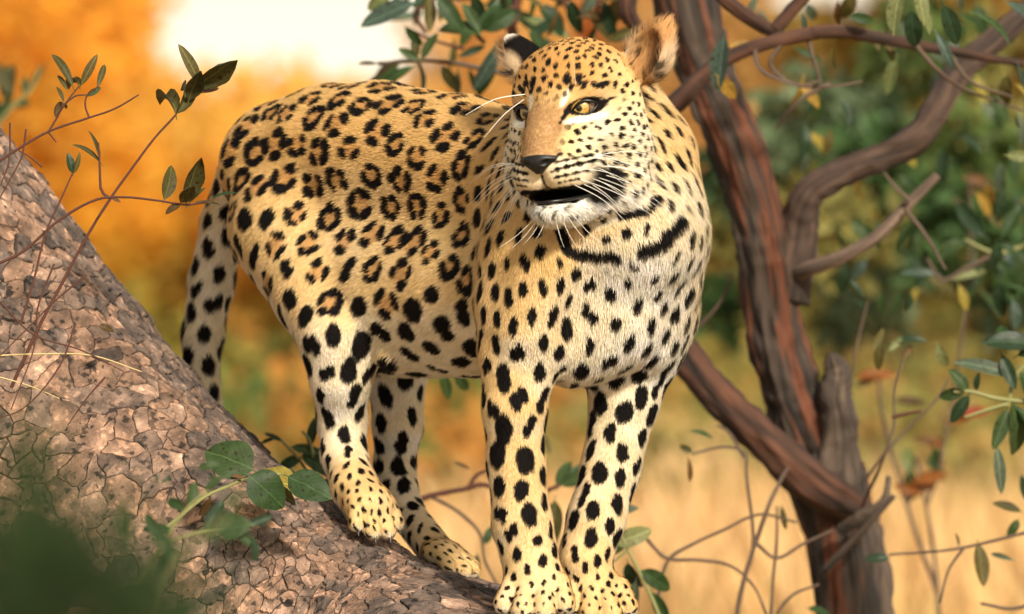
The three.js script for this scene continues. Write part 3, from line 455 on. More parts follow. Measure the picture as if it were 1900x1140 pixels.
function headCoat(x, y, z, nx, ny, nz, base, black) {       // [colour, black] from the head's own markings
  const [hx, hy, hz] = toHead(x, y, z), s = hx < 0 ? -1 : 1, ax = Math.abs(hx), j = noise(x * 260, y * 260, z * 260) * 0.0012, hn = [EX[0] * nx + EX[1] * ny + EX[2] * nz, EY[0] * nx + EY[1] * ny + EY[2] * nz, EZ[0] * nx + EZ[1] * ny + EZ[2] * nz];
  let c = lerp3(C_GOLD, [0.56, 0.3, 0.095], smooth(-0.04, 0.05, hy) * smooth(0.085, 0.05, ax));
  c = lerp3(c, C_CREAM, smooth(0.03, 0.06, ax) * smooth(0.03, -0.04, hy));                              // pale cheeks
  c = lerp3(c, C_WHITE, smooth(-0.105, -0.125, hy) * 0.9);                                              // chin and throat
  let k = black, quiet = 0;                                                                            // quiet: where the loose spots are left out
  const bridge = smooth(0.036, 0.019, ax + Math.max(0, hy) * 0.35 + j * 3) * smooth(0.03, -0.012, hy) * smooth(-0.085, -0.068, hy);
  c = lerp3(c, [0.31, 0.165, 0.07], bridge * clamp(0.86 + 0.4 * noise(x * 700, y * 700, z * 700)) * smooth(0.035, 0.0, hy)); quiet = Math.max(quiet, bridge);
  const pad = smooth(0.062, 0.05, ax) * smooth(-0.062, -0.073, hy) * smooth(-0.112, -0.106, hy) * smooth(-0.005, 0.01, hz); c = lerp3(c, C_CREAM, pad * 0.75); quiet = Math.max(quiet, pad);
  const chin = smooth(-0.118, -0.128, hy) * smooth(-0.02, 0.0, hz); c = lerp3(c, C_WHITE, chin); quiet = Math.max(quiet, chin);
  const eyeD = blob(ax, hy, 0.0465, -0.001, 0.031, 0.021, 0.15); quiet = Math.max(quiet, smooth(1.15, 0.95, eyeD));
  k *= 1 - quiet;
  // pale brow stroke and pale patch under the eye
  c = lerp3(c, C_WHITE, smooth(1.15, 0.7, blob(ax, hy, 0.0235, 0.011, 0.004, 0.013, -0.18)) * 0.6);
  c = lerp3(c, C_WHITE, smooth(1.1, 0.75, blob(ax, hy, 0.0465, -0.0165, 0.022, 0.0055, 0.2)) * 0.85);
  const B = (d, w) => { k = Math.max(k, smooth(w + 0.0011, w - 0.0009, d + j)); };
  // eye rims, the stroke behind the eye and the dark corner in front
  k = Math.max(k, smooth(1.09, 0.97, blob(ax, hy, 0.0462, -0.0005, 0.0196, 0.0122, 0.17) + j * 12));
  { const [d, t] = seg(ax, hy, 0.062, 0.003, 0.071, 0.009); B(d, 0.0028 * (1 - t * 0.4)); }
  { const [d, t] = seg(ax, hy, 0.0285, -0.005, 0.0245, -0.021); B(d, 0.0038 * (1 - t * 0.75)); }
  c = lerp3(c, [0.2, 0.09, 0.03], smooth(0.009, 0.002, seg(ax, hy, 0.024, -0.02, 0.024, -0.034)[0]) * 0.4);
  // marks above the eyes
  const M = (cx, cy, rx, ry, a = 0) => B(blob(ax, hy, cx, cy, rx, ry, a) * Math.min(rx, ry), Math.min(rx, ry));
  M(0.024, 0.036, 0.0052, 0.0095, 0.1); M(0.037, 0.036, 0.0042, 0.0072, 0.25); M(0.043, 0.029, 0.007, 0.0033, 0.2); M(0.062, 0.026, 0.007, 0.004, 0.5);
  // rows of the whisker pads
  if (hz > -0.012 && hy < -0.06) {
    for (const [x0, y0, x1, y1, w] of [[0.022, -0.0725, 0.053, -0.066, 0.0022], [0.017, -0.084, 0.056, -0.0735, 0.0033], [0.018, -0.093, 0.052, -0.086, 0.0023], [0.022, -0.1, 0.044, -0.096, 0.0014]]) { const [d, t] = seg(ax, hy, x0, y0, x1, y1); B(d, w * (0.8 + 0.3 * Math.sin(t * 22 + y0 * 700)) ); }
    B(seg(ax, hy, 0.021, -0.07, 0.028, -0.06)[0], 0.0024);                                            // nostril wing
    if (hy > -0.108) B(ax, 0.0016 * smooth(-0.076, -0.082, hy));                                                         // philtrum
    B(seg(ax, hy, 0, -0.1065, 0.02, -0.1085)[0], 0.0022); B(seg(ax, hy, 0.02, -0.1085, 0.052, -0.106)[0], 0.0034);
    k = Math.max(k, smooth(0.037, 0.028, ax) * smooth(-0.126, -0.1245, hy) * smooth(-0.1045, -0.1065, hy));
    k = Math.max(k, smooth(0.15, 0.4, hn[1]) * (hy < -0.116 && hy > -0.128 && ax < 0.04 ? 1 : 0)); c = lerp3(c, [0.3, 0.26, 0.22], clamp(noise(x * 420, y * 420, z * 420)) * chin * 0.9);
    for (let i = 0; i < 14; i++) M(0.004 + (i * 0.0137) % 0.026, -0.13 - (i * 0.0071) % 0.016, 0.0012, 0.0011);
  }
  { const q = hx * hx / 0.001764 + (hy + 0.1155) ** 2 / 0.000041 + (hz - 0.03) ** 2 / 0.003025; k = Math.max(k, smooth(1.7, 1.45, q)); }
  // black corner of the lips
  if (s > 0 || hy > -0.1) k = Math.max(k, smooth(1.2, 0.85, blob(ax, hy, 0.055, -0.106, 0.0185, 0.0255, -0.4) + j * 40) * smooth(0.04, 0.02, hz));
  return [c, k];
}
// the dark collar bars on the throat
const BARS = [[[1042, 428, 0.34], [1052, 458, 0.35], [1085, 470, 0.37], [1142, 472, 0.36]], [[1192, 462, 0.33], [1232, 446, 0.32], [1262, 408, 0.28]], [[1150, 395, 0.3], [1195, 388, 0.28], [1215, 372, 0.27]]].map((l, q) => {
  const p = l.map((a) => W(...a)); return { w: [0.0085, 0.0095, 0.0075][q], d: (x, y, z) => { if (z < 0.12) return 9; let m = 9; for (let i = 0; i + 1 < p.length; i++) m = Math.min(m, seg(x, y, p[i][0], p[i][1], p[i + 1][0], p[i + 1][1])[0]); return m; } };
});
const earBlack = (x, y, z, n) => {                              // colour on the ears: tawny inside, black with a pale tip behind
  let best = null, bd = 9;
  for (const e of ears) { const p = [x - e.c[0], y - e.c[1], z - e.c[2]], d = Math.hypot(...p); if (d < bd) { bd = d; best = [dt(p, e.up) / e.len, dt(p, e.sd) / e.rw, dt(n, e.f)]; } }
  return best;
};
function coat(x, y, z, nx, ny, nz, P, reg) {
  const pale = clamp(P[5] + fbm(x * 9, y * 9, z * 9, 2) * 0.25), under = smooth(0.1, -0.75, ny);
  const e = pale * 0.85 + under * 0.45;
  let c = lerp3(C_OCHRE, C_GOLD, smooth(0.05, 0.4, e)); c = lerp3(c, C_CREAM, smooth(0.35, 0.7, e)); c = lerp3(c, C_WHITE, smooth(0.7, 1.15, e));
  let [k, fill] = spotAt(x, y, z, nx, ny, nz);
  c = lerp3(c, C_FILL, fill * 0.7);
  if (P[6] > 0.3 && reg !== 'ear') { const [hc, hk] = headCoat(x, y, z, nx, ny, nz, c, k), w = smooth(0.3, 0.7, P[6]); c = lerp3(c, hc, w); k = mix(k, hk, w); }
  if (reg === 'ear') { const [a, b, f] = earBlack(x, y, z, [nx, ny, nz]); k = 0; c = lerp3([0.55, 0.3, 0.12], C_CREAM, smooth(0.5, 1, Math.abs(b)) * 0.6); k = smooth(0.25, 0.5, noise(x * 120, y * 120, z * 120) - a * 0.7) * 0.85; if (f < -0.05) { k = smooth(0.95, 0.7, Math.abs(b)) * smooth(0.58, 0.46, a); c = lerp3(c, C_WHITE, smooth(0.44, 0.56, a) * 0.8); } }
  for (const b of BARS) { const d = b.d(x, y, z); k *= smooth(1.5, 2.3, d / b.w); k = Math.max(k, smooth(1.15, 0.85, d / b.w + noise(x * 70, y * 70, z * 70) * 0.3 + noise(x * 190, y * 190, z * 190) * 0.2)); }
  const v = 1 + fbm(x * 60, y * 60, z * 60, 2) * 0.16; c = [c[0] * v, c[1] * v, c[2] * v * v];
  return lerp3(c, C_BLACK, k);
}
const leopard = thing('leopard', 'large spotted leopard standing on the leaning trunk, head turned left', 'leopard');
const at0 = WV(850, 1060, 0); leopard.position.copy(at0);
const rel = (a) => { const o = new Float32Array(a); for (let i = 0; i < o.length; i += 3) { o[i] -= at0.x; o[i + 1] -= at0.y; o[i + 2] -= at0.z; } return o; };
const skinCol = new Float32Array(NV * 3);
for (let v = 0; v < NV; v++) skinCol.set(coat(body.pos[v * 3], body.pos[v * 3 + 1], body.pos[v * 3 + 2], nor[v * 3], nor[v * 3 + 1], nor[v * 3 + 2], par.subarray(v * 8, v * 8 + 8), regNames[regOf[v]]), v * 3);
mesh('body', geo(rel(body.pos), body.idx, { color: skinCol, normal: nor }), new THREE.MeshPhysicalMaterial({ vertexColors: true, roughness: 0.9, specularIntensity: 0.15 }), leopard);
// ---- fur: short hairs lying along the coat
{
  const R = rng(77), F = body.idx.length / 3, pos = [], col = [], nr = [], idx = [], P = new Float32Array(8), toCam = [0, 0, 1];
  for (let t = 0; t < F; t++) {
    const a = body.idx[t * 3], b = body.idx[t * 3 + 1], c = body.idx[t * 3 + 2], q = (v) => [body.pos[v * 3], body.pos[v * 3 + 1], body.pos[v * 3 + 2]], A = q(a), B = q(b), C = q(c);
    const e1 = [B[0] - A[0], B[1] - A[1], B[2] - A[2]], e2 = [C[0] - A[0], C[1] - A[1], C[2] - A[2]], area = Math.hypot(...crs(e1, e2)) / 2, reg = regNames[regOf[a]], isHead = par[a * 8 + 6];
    const facing = nor[a * 3 + 2];
    let dens = (facing > -0.35 ? 1 : 0.3) * mix(380000, 760000, isHead) * (QUICK ? 0.3 : 1) * (par[a * 8 + 7] > 0.5 ? 1.5 : 1), n = area * dens; n = Math.floor(n) + (R() < n % 1 ? 1 : 0);
    for (let h = 0; h < n; h++) {
      let u = R(), v = R(); if (u + v > 1) { u = 1 - u; v = 1 - v; } const w = 1 - u - v, I = (arr, s, i) => arr[a * s + i] * w + arr[b * s + i] * u + arr[c * s + i] * v;
      const p = [0, 1, 2].map((i) => A[i] * w + B[i] * u + C[i] * v), m = nrm([I(nor, 3, 0), I(nor, 3, 1), I(nor, 3, 2)]); let f = [I(flw, 3, 0), I(flw, 3, 1), I(flw, 3, 2)];
      for (let i = 0; i < 8; i++) P[i] = I(par, 8, i);
      let L = P[4] * 0.74 * mix(0.65, 1.25, R()), lift = 0.42, wide = mix(0.0003, 0.0005, R());
      if (isHead > 0.5) {
        const [hx, hy, hz] = toHead(...p), ax = Math.abs(hx);
        if (Math.hypot(ax - 0.0462, (hy + 0.001) * 1.55, Math.max(0, -hz - 0.025)) < 0.0185) continue;           // bare eyelids
        const nose = smooth(0.03, 0.09, Math.hypot(hx, hy + 0.07, hz - 0.06)); L *= mix(0.38, 1, nose);
        if (ax < 0.0255 - Math.max(0, -0.07 - hy) * 1.1 && hy < -0.059 && hy > -0.087 && hz > 0.06) continue;                                    // the nose leather
        if (hx * hx / 0.001764 + (hy + 0.1155) ** 2 / 0.000041 + (hz - 0.03) ** 2 / 0.003025 < 1.6) continue;
        if (ax < 0.036 && hy < -0.107 && hy > (hz < 0.035 ? -0.128 : -0.124) && hz > -0.02) continue;                                   // the parted mouth
        if (ax > 0.06 && hy < -0.04) { L *= 1.6; lift = 0.5; } if (hy < -0.128) { L *= 1.5; lift = 0.6; } wide *= 0.8;
      }
      if (reg === 'ear') { const bk = earBlack(...p, m); if (bk[2] > 0.1) { if (R() < 0.6) { L *= 3; lift = 1.0; } } wide *= 0.8; }
      if (reg === 'belly' || reg === 'chest' || reg === 'throat') lift = 0.55;
      const sd = nrm(crs(f, m)), j = (R() - 0.5) * 0.55; f = nrm([f[0] + sd[0] * j, f[1] + sd[1] * j, f[2] + sd[2] * j]);
      const l1 = lift * mix(0.7, 1.4, R()), l2 = l1 * 0.35, s1 = Math.sin(l1), c1 = Math.cos(l1), s2 = Math.sin(l2), c2 = Math.cos(l2), h1 = L * 0.5, h2 = L * 0.55, o = pos.length / 3;
      const M = [0, 1, 2].map((i) => p[i] + (m[i] * s1 + f[i] * c1) * h1), T = [0, 1, 2].map((i) => M[i] + (m[i] * s2 + f[i] * c2) * h2);
      for (const [Q, s] of [[p, -1], [p, 1], [M, -0.8], [M, 0.8], [T, 0]]) pos.push(Q[0] + sd[0] * wide * s - at0.x - (Q === p ? m[0] * 0.0006 : 0), Q[1] + sd[1] * wide * s - at0.y - (Q === p ? m[1] * 0.0006 : 0), Q[2] + sd[2] * wide * s - at0.z - (Q === p ? m[2] * 0.0006 : 0));
      idx.push(o, o + 1, o + 2, o + 1, o + 3, o + 2, o + 2, o + 3, o + 4);
      const k = coat(p[0], p[1], p[2], m[0], m[1], m[2], P, reg), br = mix(0.8, 1.14, R()), jn = [(R() - 0.5) * 0.5, (R() - 0.5) * 0.5, (R() - 0.5) * 0.5], N = nrm([m[0] + jn[0] - f[0] * 0.12, m[1] + jn[1] - f[1] * 0.12, m[2] + jn[2] - f[2] * 0.12]);
      for (let i = 0; i < 5; i++) { const g = br * (i === 4 ? 1.06 : 1); col.push(k[0] * g, k[1] * g, k[2] * g); nr.push(N[0], N[1], N[2]); }
    }
  }
  console.log('hairs', pos.length / 15);
  mesh('fur', geo(new Float32Array(pos), new Uint32Array(idx), { color: new Float32Array(col), normal: new Float32Array(nr) }), new THREE.MeshPhysicalMaterial({ vertexColors: true, roughness: 0.75, specularIntensity: 0.22, side: THREE.DoubleSide }), leopard, 'stuff');
}
// ---- eyes, nose leather, mouth, whiskers, claws
const local = (p) => V(p[0] - at0.x, p[1] - at0.y, p[2] - at0.z);
{
  const w = 256, d = new Uint8Array(w * w * 4), R = rng(5);
  for (let j = 0; j < w; j++) for (let i = 0; i < w; i++) {                                              // iris seen along the sphere's pole: v = angle from the pole
    const ph = i / w * 6.283, th = (1 - (j + 0.5) / w) * Math.PI, o = (j * w + i) * 4, f = 0.85 + 0.3 * noise(Math.cos(ph) * 14, Math.sin(ph) * 14, th * 5);
    let c;
    if (th < 0.2) c = [6, 5, 4]; else if (th < 0.72) { const t = (th - 0.2) / 0.52; c = [mix(226, 178, t * t) * f, mix(194, 144, t) * f, mix(104, 62, t) * f]; if (th < 0.24) c = [140 * f, 120 * f, 60 * f]; } else if (th < 0.8) c = [26, 18, 10]; else c = [110, 84, 60];
    d[o] = c[0]; d[o + 1] = c[1]; d[o + 2] = c[2]; d[o + 3] = 255;
  }
  const tx = new THREE.DataTexture(d, w, w, THREE.RGBAFormat); tx.colorSpace = THREE.SRGBColorSpace; tx.magFilter = THREE.LinearFilter; tx.needsUpdate = true;
  const m = new THREE.MeshPhysicalMaterial({ map: tx, roughness: 0.12, clearcoat: 1, clearcoatRoughness: 0.03 });
  for (const e of EYES) {
    const g = new THREE.SphereGeometry(e.r, 40, 28), p = mesh('eye', g, m, leopard), gaze = V(...HD(e.s * 0.3 - 0.12, -0.06, 0.95)).normalize();
    p.position.copy(local(HP(...e.c))); p.quaternion.setFromUnitVectors(V(0, 1, 0), gaze);
    // lids: dark rims, the upper one lowered over the iris
    const rim = new THREE.MeshStandardMaterial({ color: 0x0c0907, roughness: 0.35 });
    for (const up of [1, -1]) {
      const pts = []; for (let i = 0; i <= 12; i++) { const t = i / 12 * 2 - 1, a = t * 0.0172, b = up > 0 ? 0.0086 * (1 - t * t) + 0.0004 * t : -0.0092 * (1 - t * t); const q = [0, 1, 2].map((k) => e.ax[k] * a * e.s + e.up[k] * b), c0 = HP(e.c[0] + e.s * 0.004, e.c[1], e.c[2]); let s = 0.0194; const dd = Math.sqrt(Math.max(1e-9, s * s - a * a * 0.72 - b * b)); pts.push(local([0, 1, 2].map((k) => c0[k] + q[k] + e.d[k] * dd))); }
      mesh('eyelid', limb(pts, up > 0 ? [0.0012, 0.0022, 0.0024, 0.0022, 0.0012] : [0.001, 0.0014, 0.0015, 0.0014, 0.001], 8, 3), rim, leopard);
    }
  }
  // nose: a rounded heart with two nostrils
  const P = [], N = 26, Mm = 20, ix = [];
  for (let j = 0; j <= Mm; j++) for (let i = 0; i <= N; i++) {
    const u = i / N * 2 - 1, v = j / Mm, hw = mix(0.0272, 0.004, Math.pow(clamp((v - 0.18) / 0.82), 0.85)), x = u * hw, y = -0.0605 - v * 0.0255 - (1 - v) * 0.0035 * u * u + (v < 0.2 ? 0 : 0);
    let z = 0.0918 - 0.0145 * Math.pow(Math.abs(u), 2.4) * (1 - v * 0.5) - 0.006 * Math.pow(1 - v, 3) - 0.010 * v * v;
    const no = blob(Math.abs(x), y, 0.0125, -0.0715, 0.0062, 0.0036, 0.45); z -= 0.0042 * smooth(1.1, 0.4, no);
    P.push(...local(HP(x, y, z)).toArray());
  }
  for (let j = 0; j < Mm; j++) for (let i = 0; i < N; i++) { const a = j * (N + 1) + i; ix.push(a, a + N + 1, a + 1, a + 1, a + N + 1, a + N + 2); }
  mesh('nose', geo(P, ix), new THREE.MeshStandardMaterial({ color: 0x0b0807, roughness: 0.5, bumpMap: grainBump, bumpScale: 0.0008, side: THREE.DoubleSide }), leopard);
  // tongue and lower lip inside the parted mouth
  mesh('lower_lip', limb([[-0.036, -0.1185, 0.012], [-0.018, -0.1225, 0.044], [0, -0.1232, 0.055], [0.018, -0.1225, 0.044], [0.04, -0.1185, 0.008], [0.056, -0.116, -0.018]].map((p) => local(HP(...p))), [0.0016, 0.0024, 0.0026, 0.0024, 0.002], 8, 4), new THREE.MeshStandardMaterial({ color: 0x0d0a09, roughness: 0.35 }), leopard);
  // whiskers
  const wm = new THREE.MeshStandardMaterial({ color: 0xf4efe4, roughness: 0.4 }), Rw = rng(31);
  const whisker = (a, b, sag, r = 0.0004) => { const A = V(...HP(...a)), B = V(...HP(...b)), C = A.clone().lerp(B, 0.55); C.y += sag; mesh('whisker', limb([A, C, B].map((p) => local(p.toArray())), [r, r * 0.8, r * 0.3], 4, 6), wm, leopard); };
  for (const s of [1, -1]) {
    for (let row = 0; row < 4; row++) for (let i = 0; i < 4; i++) {
      const x = 0.03 + i * 0.0062 + row * 0.0006, y = -0.071 - row * 0.0095 + i * 0.0012, L = mix(0.06, 0.125, Rw()) * (row === 3 ? 0.7 : 1);
      whisker([s * x, y, 0.052 - i * 0.011], [s * (x + L * 0.85), y - 0.004 - L * (0.05 + row * 0.22) - Rw() * 0.012, 0.03 - i * 0.012 - L * 0.28], mix(0.004, 0.011, Rw()));
    }
    for (let i = 0; i < 4; i++) whisker([s * (0.006 + i * 0.007), -0.143, 0.048 - i * 0.004], [s * (0.02 + i * 0.018), -0.172 - Rw() * 0.015, 0.06], -0.003, 0.0003);
  }
  whisker([-0.03, 0.024, 0.005], [-0.105, 0.002, 0.06], 0.008, 0.0006); whisker([-0.033, 0.022, 0.003], [-0.085, -0.03, 0.05], 0.006, 0.0005); whisker([0.034, 0.024, 0.004], [0.05, 0.07, 0.05], 0.004, 0.0004);
  // dark claw tips between the toes
  const cm = new THREE.MeshStandardMaterial({ color: 0x2a211a, roughness: 0.4 });
  for (const p of prims) if (p.toe) { const f = p.flow, tip = [0, 1, 2].map((i) => p.b[i] + f[i] * (p.rb + 0.002) - (i === 1 ? 0.007 : 0)), q = [0, 1, 2].map((i) => p.b[i] + f[i] * (p.rb * 0.6) - (i === 1 ? 0.004 : 0)); mesh('claw', limb([local(q), local(tip)], [0.0026, 0.0009], 6, 2), cm, leopard); }
}

// ================================================================ leaves, twigs, the forked tree
// a leaf blade along +y from its stalk, folded a little along the midrib, drooping by `curl`, rolled in by `roll`
function leafShape(wide, curl, fold, roll = 0, shape = 0.8, wave = 0, seed = 1) {
  const n = 8, m = 4, pos = [], idx = [], uv = [];
  for (let i = 0; i <= n; i++) {
    const t = i / n, w = wide * Math.pow(Math.sin(Math.PI * Math.pow(t, shape) * 0.97 + 0.03), 0.8) * (i === n ? 0.05 : 1) * 0.5 + 0.006, a = curl * t, y = curl ? Math.sin(a) / curl : t, z = curl ? -(1 - Math.cos(a)) / curl : 0;
    for (let j = 0; j <= m; j++) { const s = j / m * 2 - 1, b = s * roll, x = roll ? Math.sin(b) / roll * w : s * w, up = (roll ? (1 - Math.cos(b)) / roll * w : 0) + Math.abs(s) * w * fold + wave * noise(t * 5 + seed, s * 1.5, seed) * w; pos.push(x, y + up * Math.sin(a), z + up * Math.cos(a)); uv.push(s * w, t); }
  }
  for (let i = 0; i < n; i++) for (let j = 0; j < m; j++) { const a = i * (m + 1) + j; idx.push(a, a + 1, a + m + 1, a + 1, a + m + 2, a + m + 1); }
  const st = 0.0125; const o = pos.length / 3; pos.push(-st, -0.12, 0, st, -0.12, 0, st, 0.02, 0, -st, 0.02, 0, 0, -0.12, -st, 0, 0.02, -st); for (let k = 0; k < 6; k++) uv.push(0, 0); idx.push(o, o + 1, o + 2, o, o + 2, o + 3, o, o + 4, o + 5, o, o + 5, o + 3);
  return geo(pos, idx, { uv });
}
const LEAF = { oval: [leafShape(0.4, 0.5, 0.25, 0, 0.85, 0.1, 1), leafShape(0.44, 0.8, 0.3, 0, 0.8, 0.15, 2), leafShape(0.36, 0.2, 0.35, 0, 0.9, 0.12, 3)], narrow: [leafShape(0.24, 0.6, 0.3, 0, 0.9, 0.1, 4), leafShape(0.2, 0.9, 0.2, 0, 0.95, 0.1, 5)], round: [leafShape(0.72, 0.35, 0.12, 0, 0.78, 0.12, 6), leafShape(0.8, 0.5, 0.1, 0, 0.72, 0.16, 7)], dry: [leafShape(0.5, 1.9, 0.2, 1.3, 0.9, 0.3, 8), leafShape(0.46, 2.5, 0.1, 1.5, 0.95, 0.35, 9), leafShape(0.5, -1.2, 0.2, 1.2, 0.9, 0.3, 10)] };
const veins = noiseTexture(21, (x, y, o) => { const s = Math.abs(x - 0.5), k = Math.abs(((y * 8 - s * 9) % 1 + 1) % 1 - 0.5), v = 0.74 + 0.2 * (o(x, y, 8, 4) - 0.5) + 0.13 * smooth(0.1, 0.0, k), sp = smooth(0.68, 0.74, o(x + 0.2, y, 12, 3)) * 0.25; const rib = 0.3 * smooth(0.018, 0.006, s); return [v - sp * 0.4 + rib, v - sp + rib, v - sp + rib]; }, 256);
veins.offset.set(0.5, 0);
const lm = (c, tr = 0.3, rough = 0.5) => { const m = leafMat(c, tr, rough); m.map = veins; m.roughness = rough; return m; };
const GREEN = [lm([0.05, 0.105, 0.03]), lm([0.075, 0.13, 0.04]), lm([0.04, 0.08, 0.035], 0.25, 0.42)], GREY = [lm([0.14, 0.19, 0.12], 0.25, 0.5), lm([0.1, 0.155, 0.115], 0.25, 0.42)], PALE = [lm([0.36, 0.4, 0.16], 0.4), lm([0.28, 0.34, 0.12], 0.4)], YELLOW = [lm([0.55, 0.44, 0.08], 0.4), lm([0.6, 0.36, 0.06], 0.4)], BROWN = [lm([0.2, 0.1, 0.035], 0.2, 0.6), lm([0.14, 0.085, 0.03], 0.2, 0.6), lm([0.12, 0.11, 0.03], 0.25, 0.6)], RED = [lm([0.42, 0.07, 0.02], 0.3), lm([0.4, 0.14, 0.03], 0.3)], OLIVE = [lm([0.16, 0.135, 0.035], 0.3, 0.6), lm([0.105, 0.1, 0.028], 0.3, 0.6)];
const RL = rng(404), ORIGIN = V();
function leaf(parent, px, py, z, lenPx, deg, mats, kind = 'oval', face = null) {     // deg: where the tip points in the picture plane, 0 = right, 90 = up
  const k = S * (1 - z / DIST), m = mesh('leaf', pick(RL, LEAF[kind]), pick(RL, mats), parent), a = deg * Math.PI / 180, dir = V(Math.cos(a), Math.sin(a), (RL() - 0.5) * 0.7).normalize(), n0 = V((RL() - 0.5) * 1.4, 0.5 + (RL() - 0.5) * 0.8, 1).normalize();
  if (face) n0.set(...face).normalize(); const x = V().crossVectors(dir, n0).normalize(), n = V().crossVectors(x, dir);
  m.quaternion.setFromRotationMatrix(new THREE.Matrix4().makeBasis(x, dir, n)); m.scale.setScalar(lenPx * k); m.position.set(...W(px, py, z)).sub(parent.position); return m;
}
const trunkTint = (seed) => (th, len) => { const c = Math.cos(th), s = Math.sin(th), n = noise(c * 4.5 + seed, s * 4.5, len * 4.5), t = noise(c * 12 + seed, s * 12, len * 22), r = smooth(0.12, 0.42, n + t * 0.3), g = clamp(0.5 + t * 0.7 + noise(c * 6, s * 6 + seed, len * 3) * 0.5); return lerpC(lerpC([0.014, 0.011, 0.009], [0.07, 0.047, 0.033], g), [0.14, 0.042, 0.017], r * 0.85); };
const barkTint = (a, b, seed) => (th, len, p, q) => { const s = noise(Math.cos(th) * 3 + seed, Math.sin(th) * 3, len * 8), t = noise(Math.cos(th) * 9 + seed, Math.sin(th) * 9, len * 26), k = clamp(0.5 + s * 0.8 + t * 0.35); const v = 1 + 0.35 * t; return lerpC(a, b, k).map((c) => c * v); };
const barkBump = noiseTexture(31, (x, y, o) => { const v = o(x, y * 0.3, 24, 4); return [v, v, v]; }, 256, false); barkBump.repeat.set(6, 2);
const woodMat = new THREE.MeshStandardMaterial({ vertexColors: true, roughness: 0.9, bumpMap: barkBump, bumpScale: 0.006 }), twigMat = new THREE.MeshStandardMaterial({ color: new THREE.Color().setRGB(0.075, 0.025, 0.014), roughness: 0.85 }), greyTwig = new THREE.MeshStandardMaterial({ color: new THREE.Color().setRGB(0.09, 0.058, 0.038), roughness: 0.75 }), greenTwig = new THREE.MeshStandardMaterial({ color: new THREE.Color().setRGB(0.2, 0.2, 0.07), roughness: 0.6 });
function stem(parent, name, list, r0, r1, mat = twigMat, knots = true) {             // list: [px, py, z]; radii in photo pixels
  const k = S * (1 - list[0][2] / DIST), n = Math.max(3, list.length), rr = []; for (let i = 0; i < n; i++) rr.push(mix(r0, r1, i / (n - 1)) * k);
  return mesh(name, limb(list.map((p) => WV(...p).sub(parent.position)), rr, 7, 5, knots ? 0.16 : 0, RL() * 50), mat, parent);
}
function branch(parent, name, list, tint, seed, rough = 0.12, sides = 24) {          // list: [px, py, z, radius px]
  return mesh(name, limb(list.map((p) => WV(p[0], p[1], p[2]).sub(parent.position)), list.map((p) => p[3] * S * (1 - p[2] / DIST)), sides, 14, rough, seed, tint), woodMat, parent);
}
const at = (name, label, cat, px, py, z, group) => { const t = thing(name, label, cat, group); t.position.set(...W(px, py, z)); return t; };
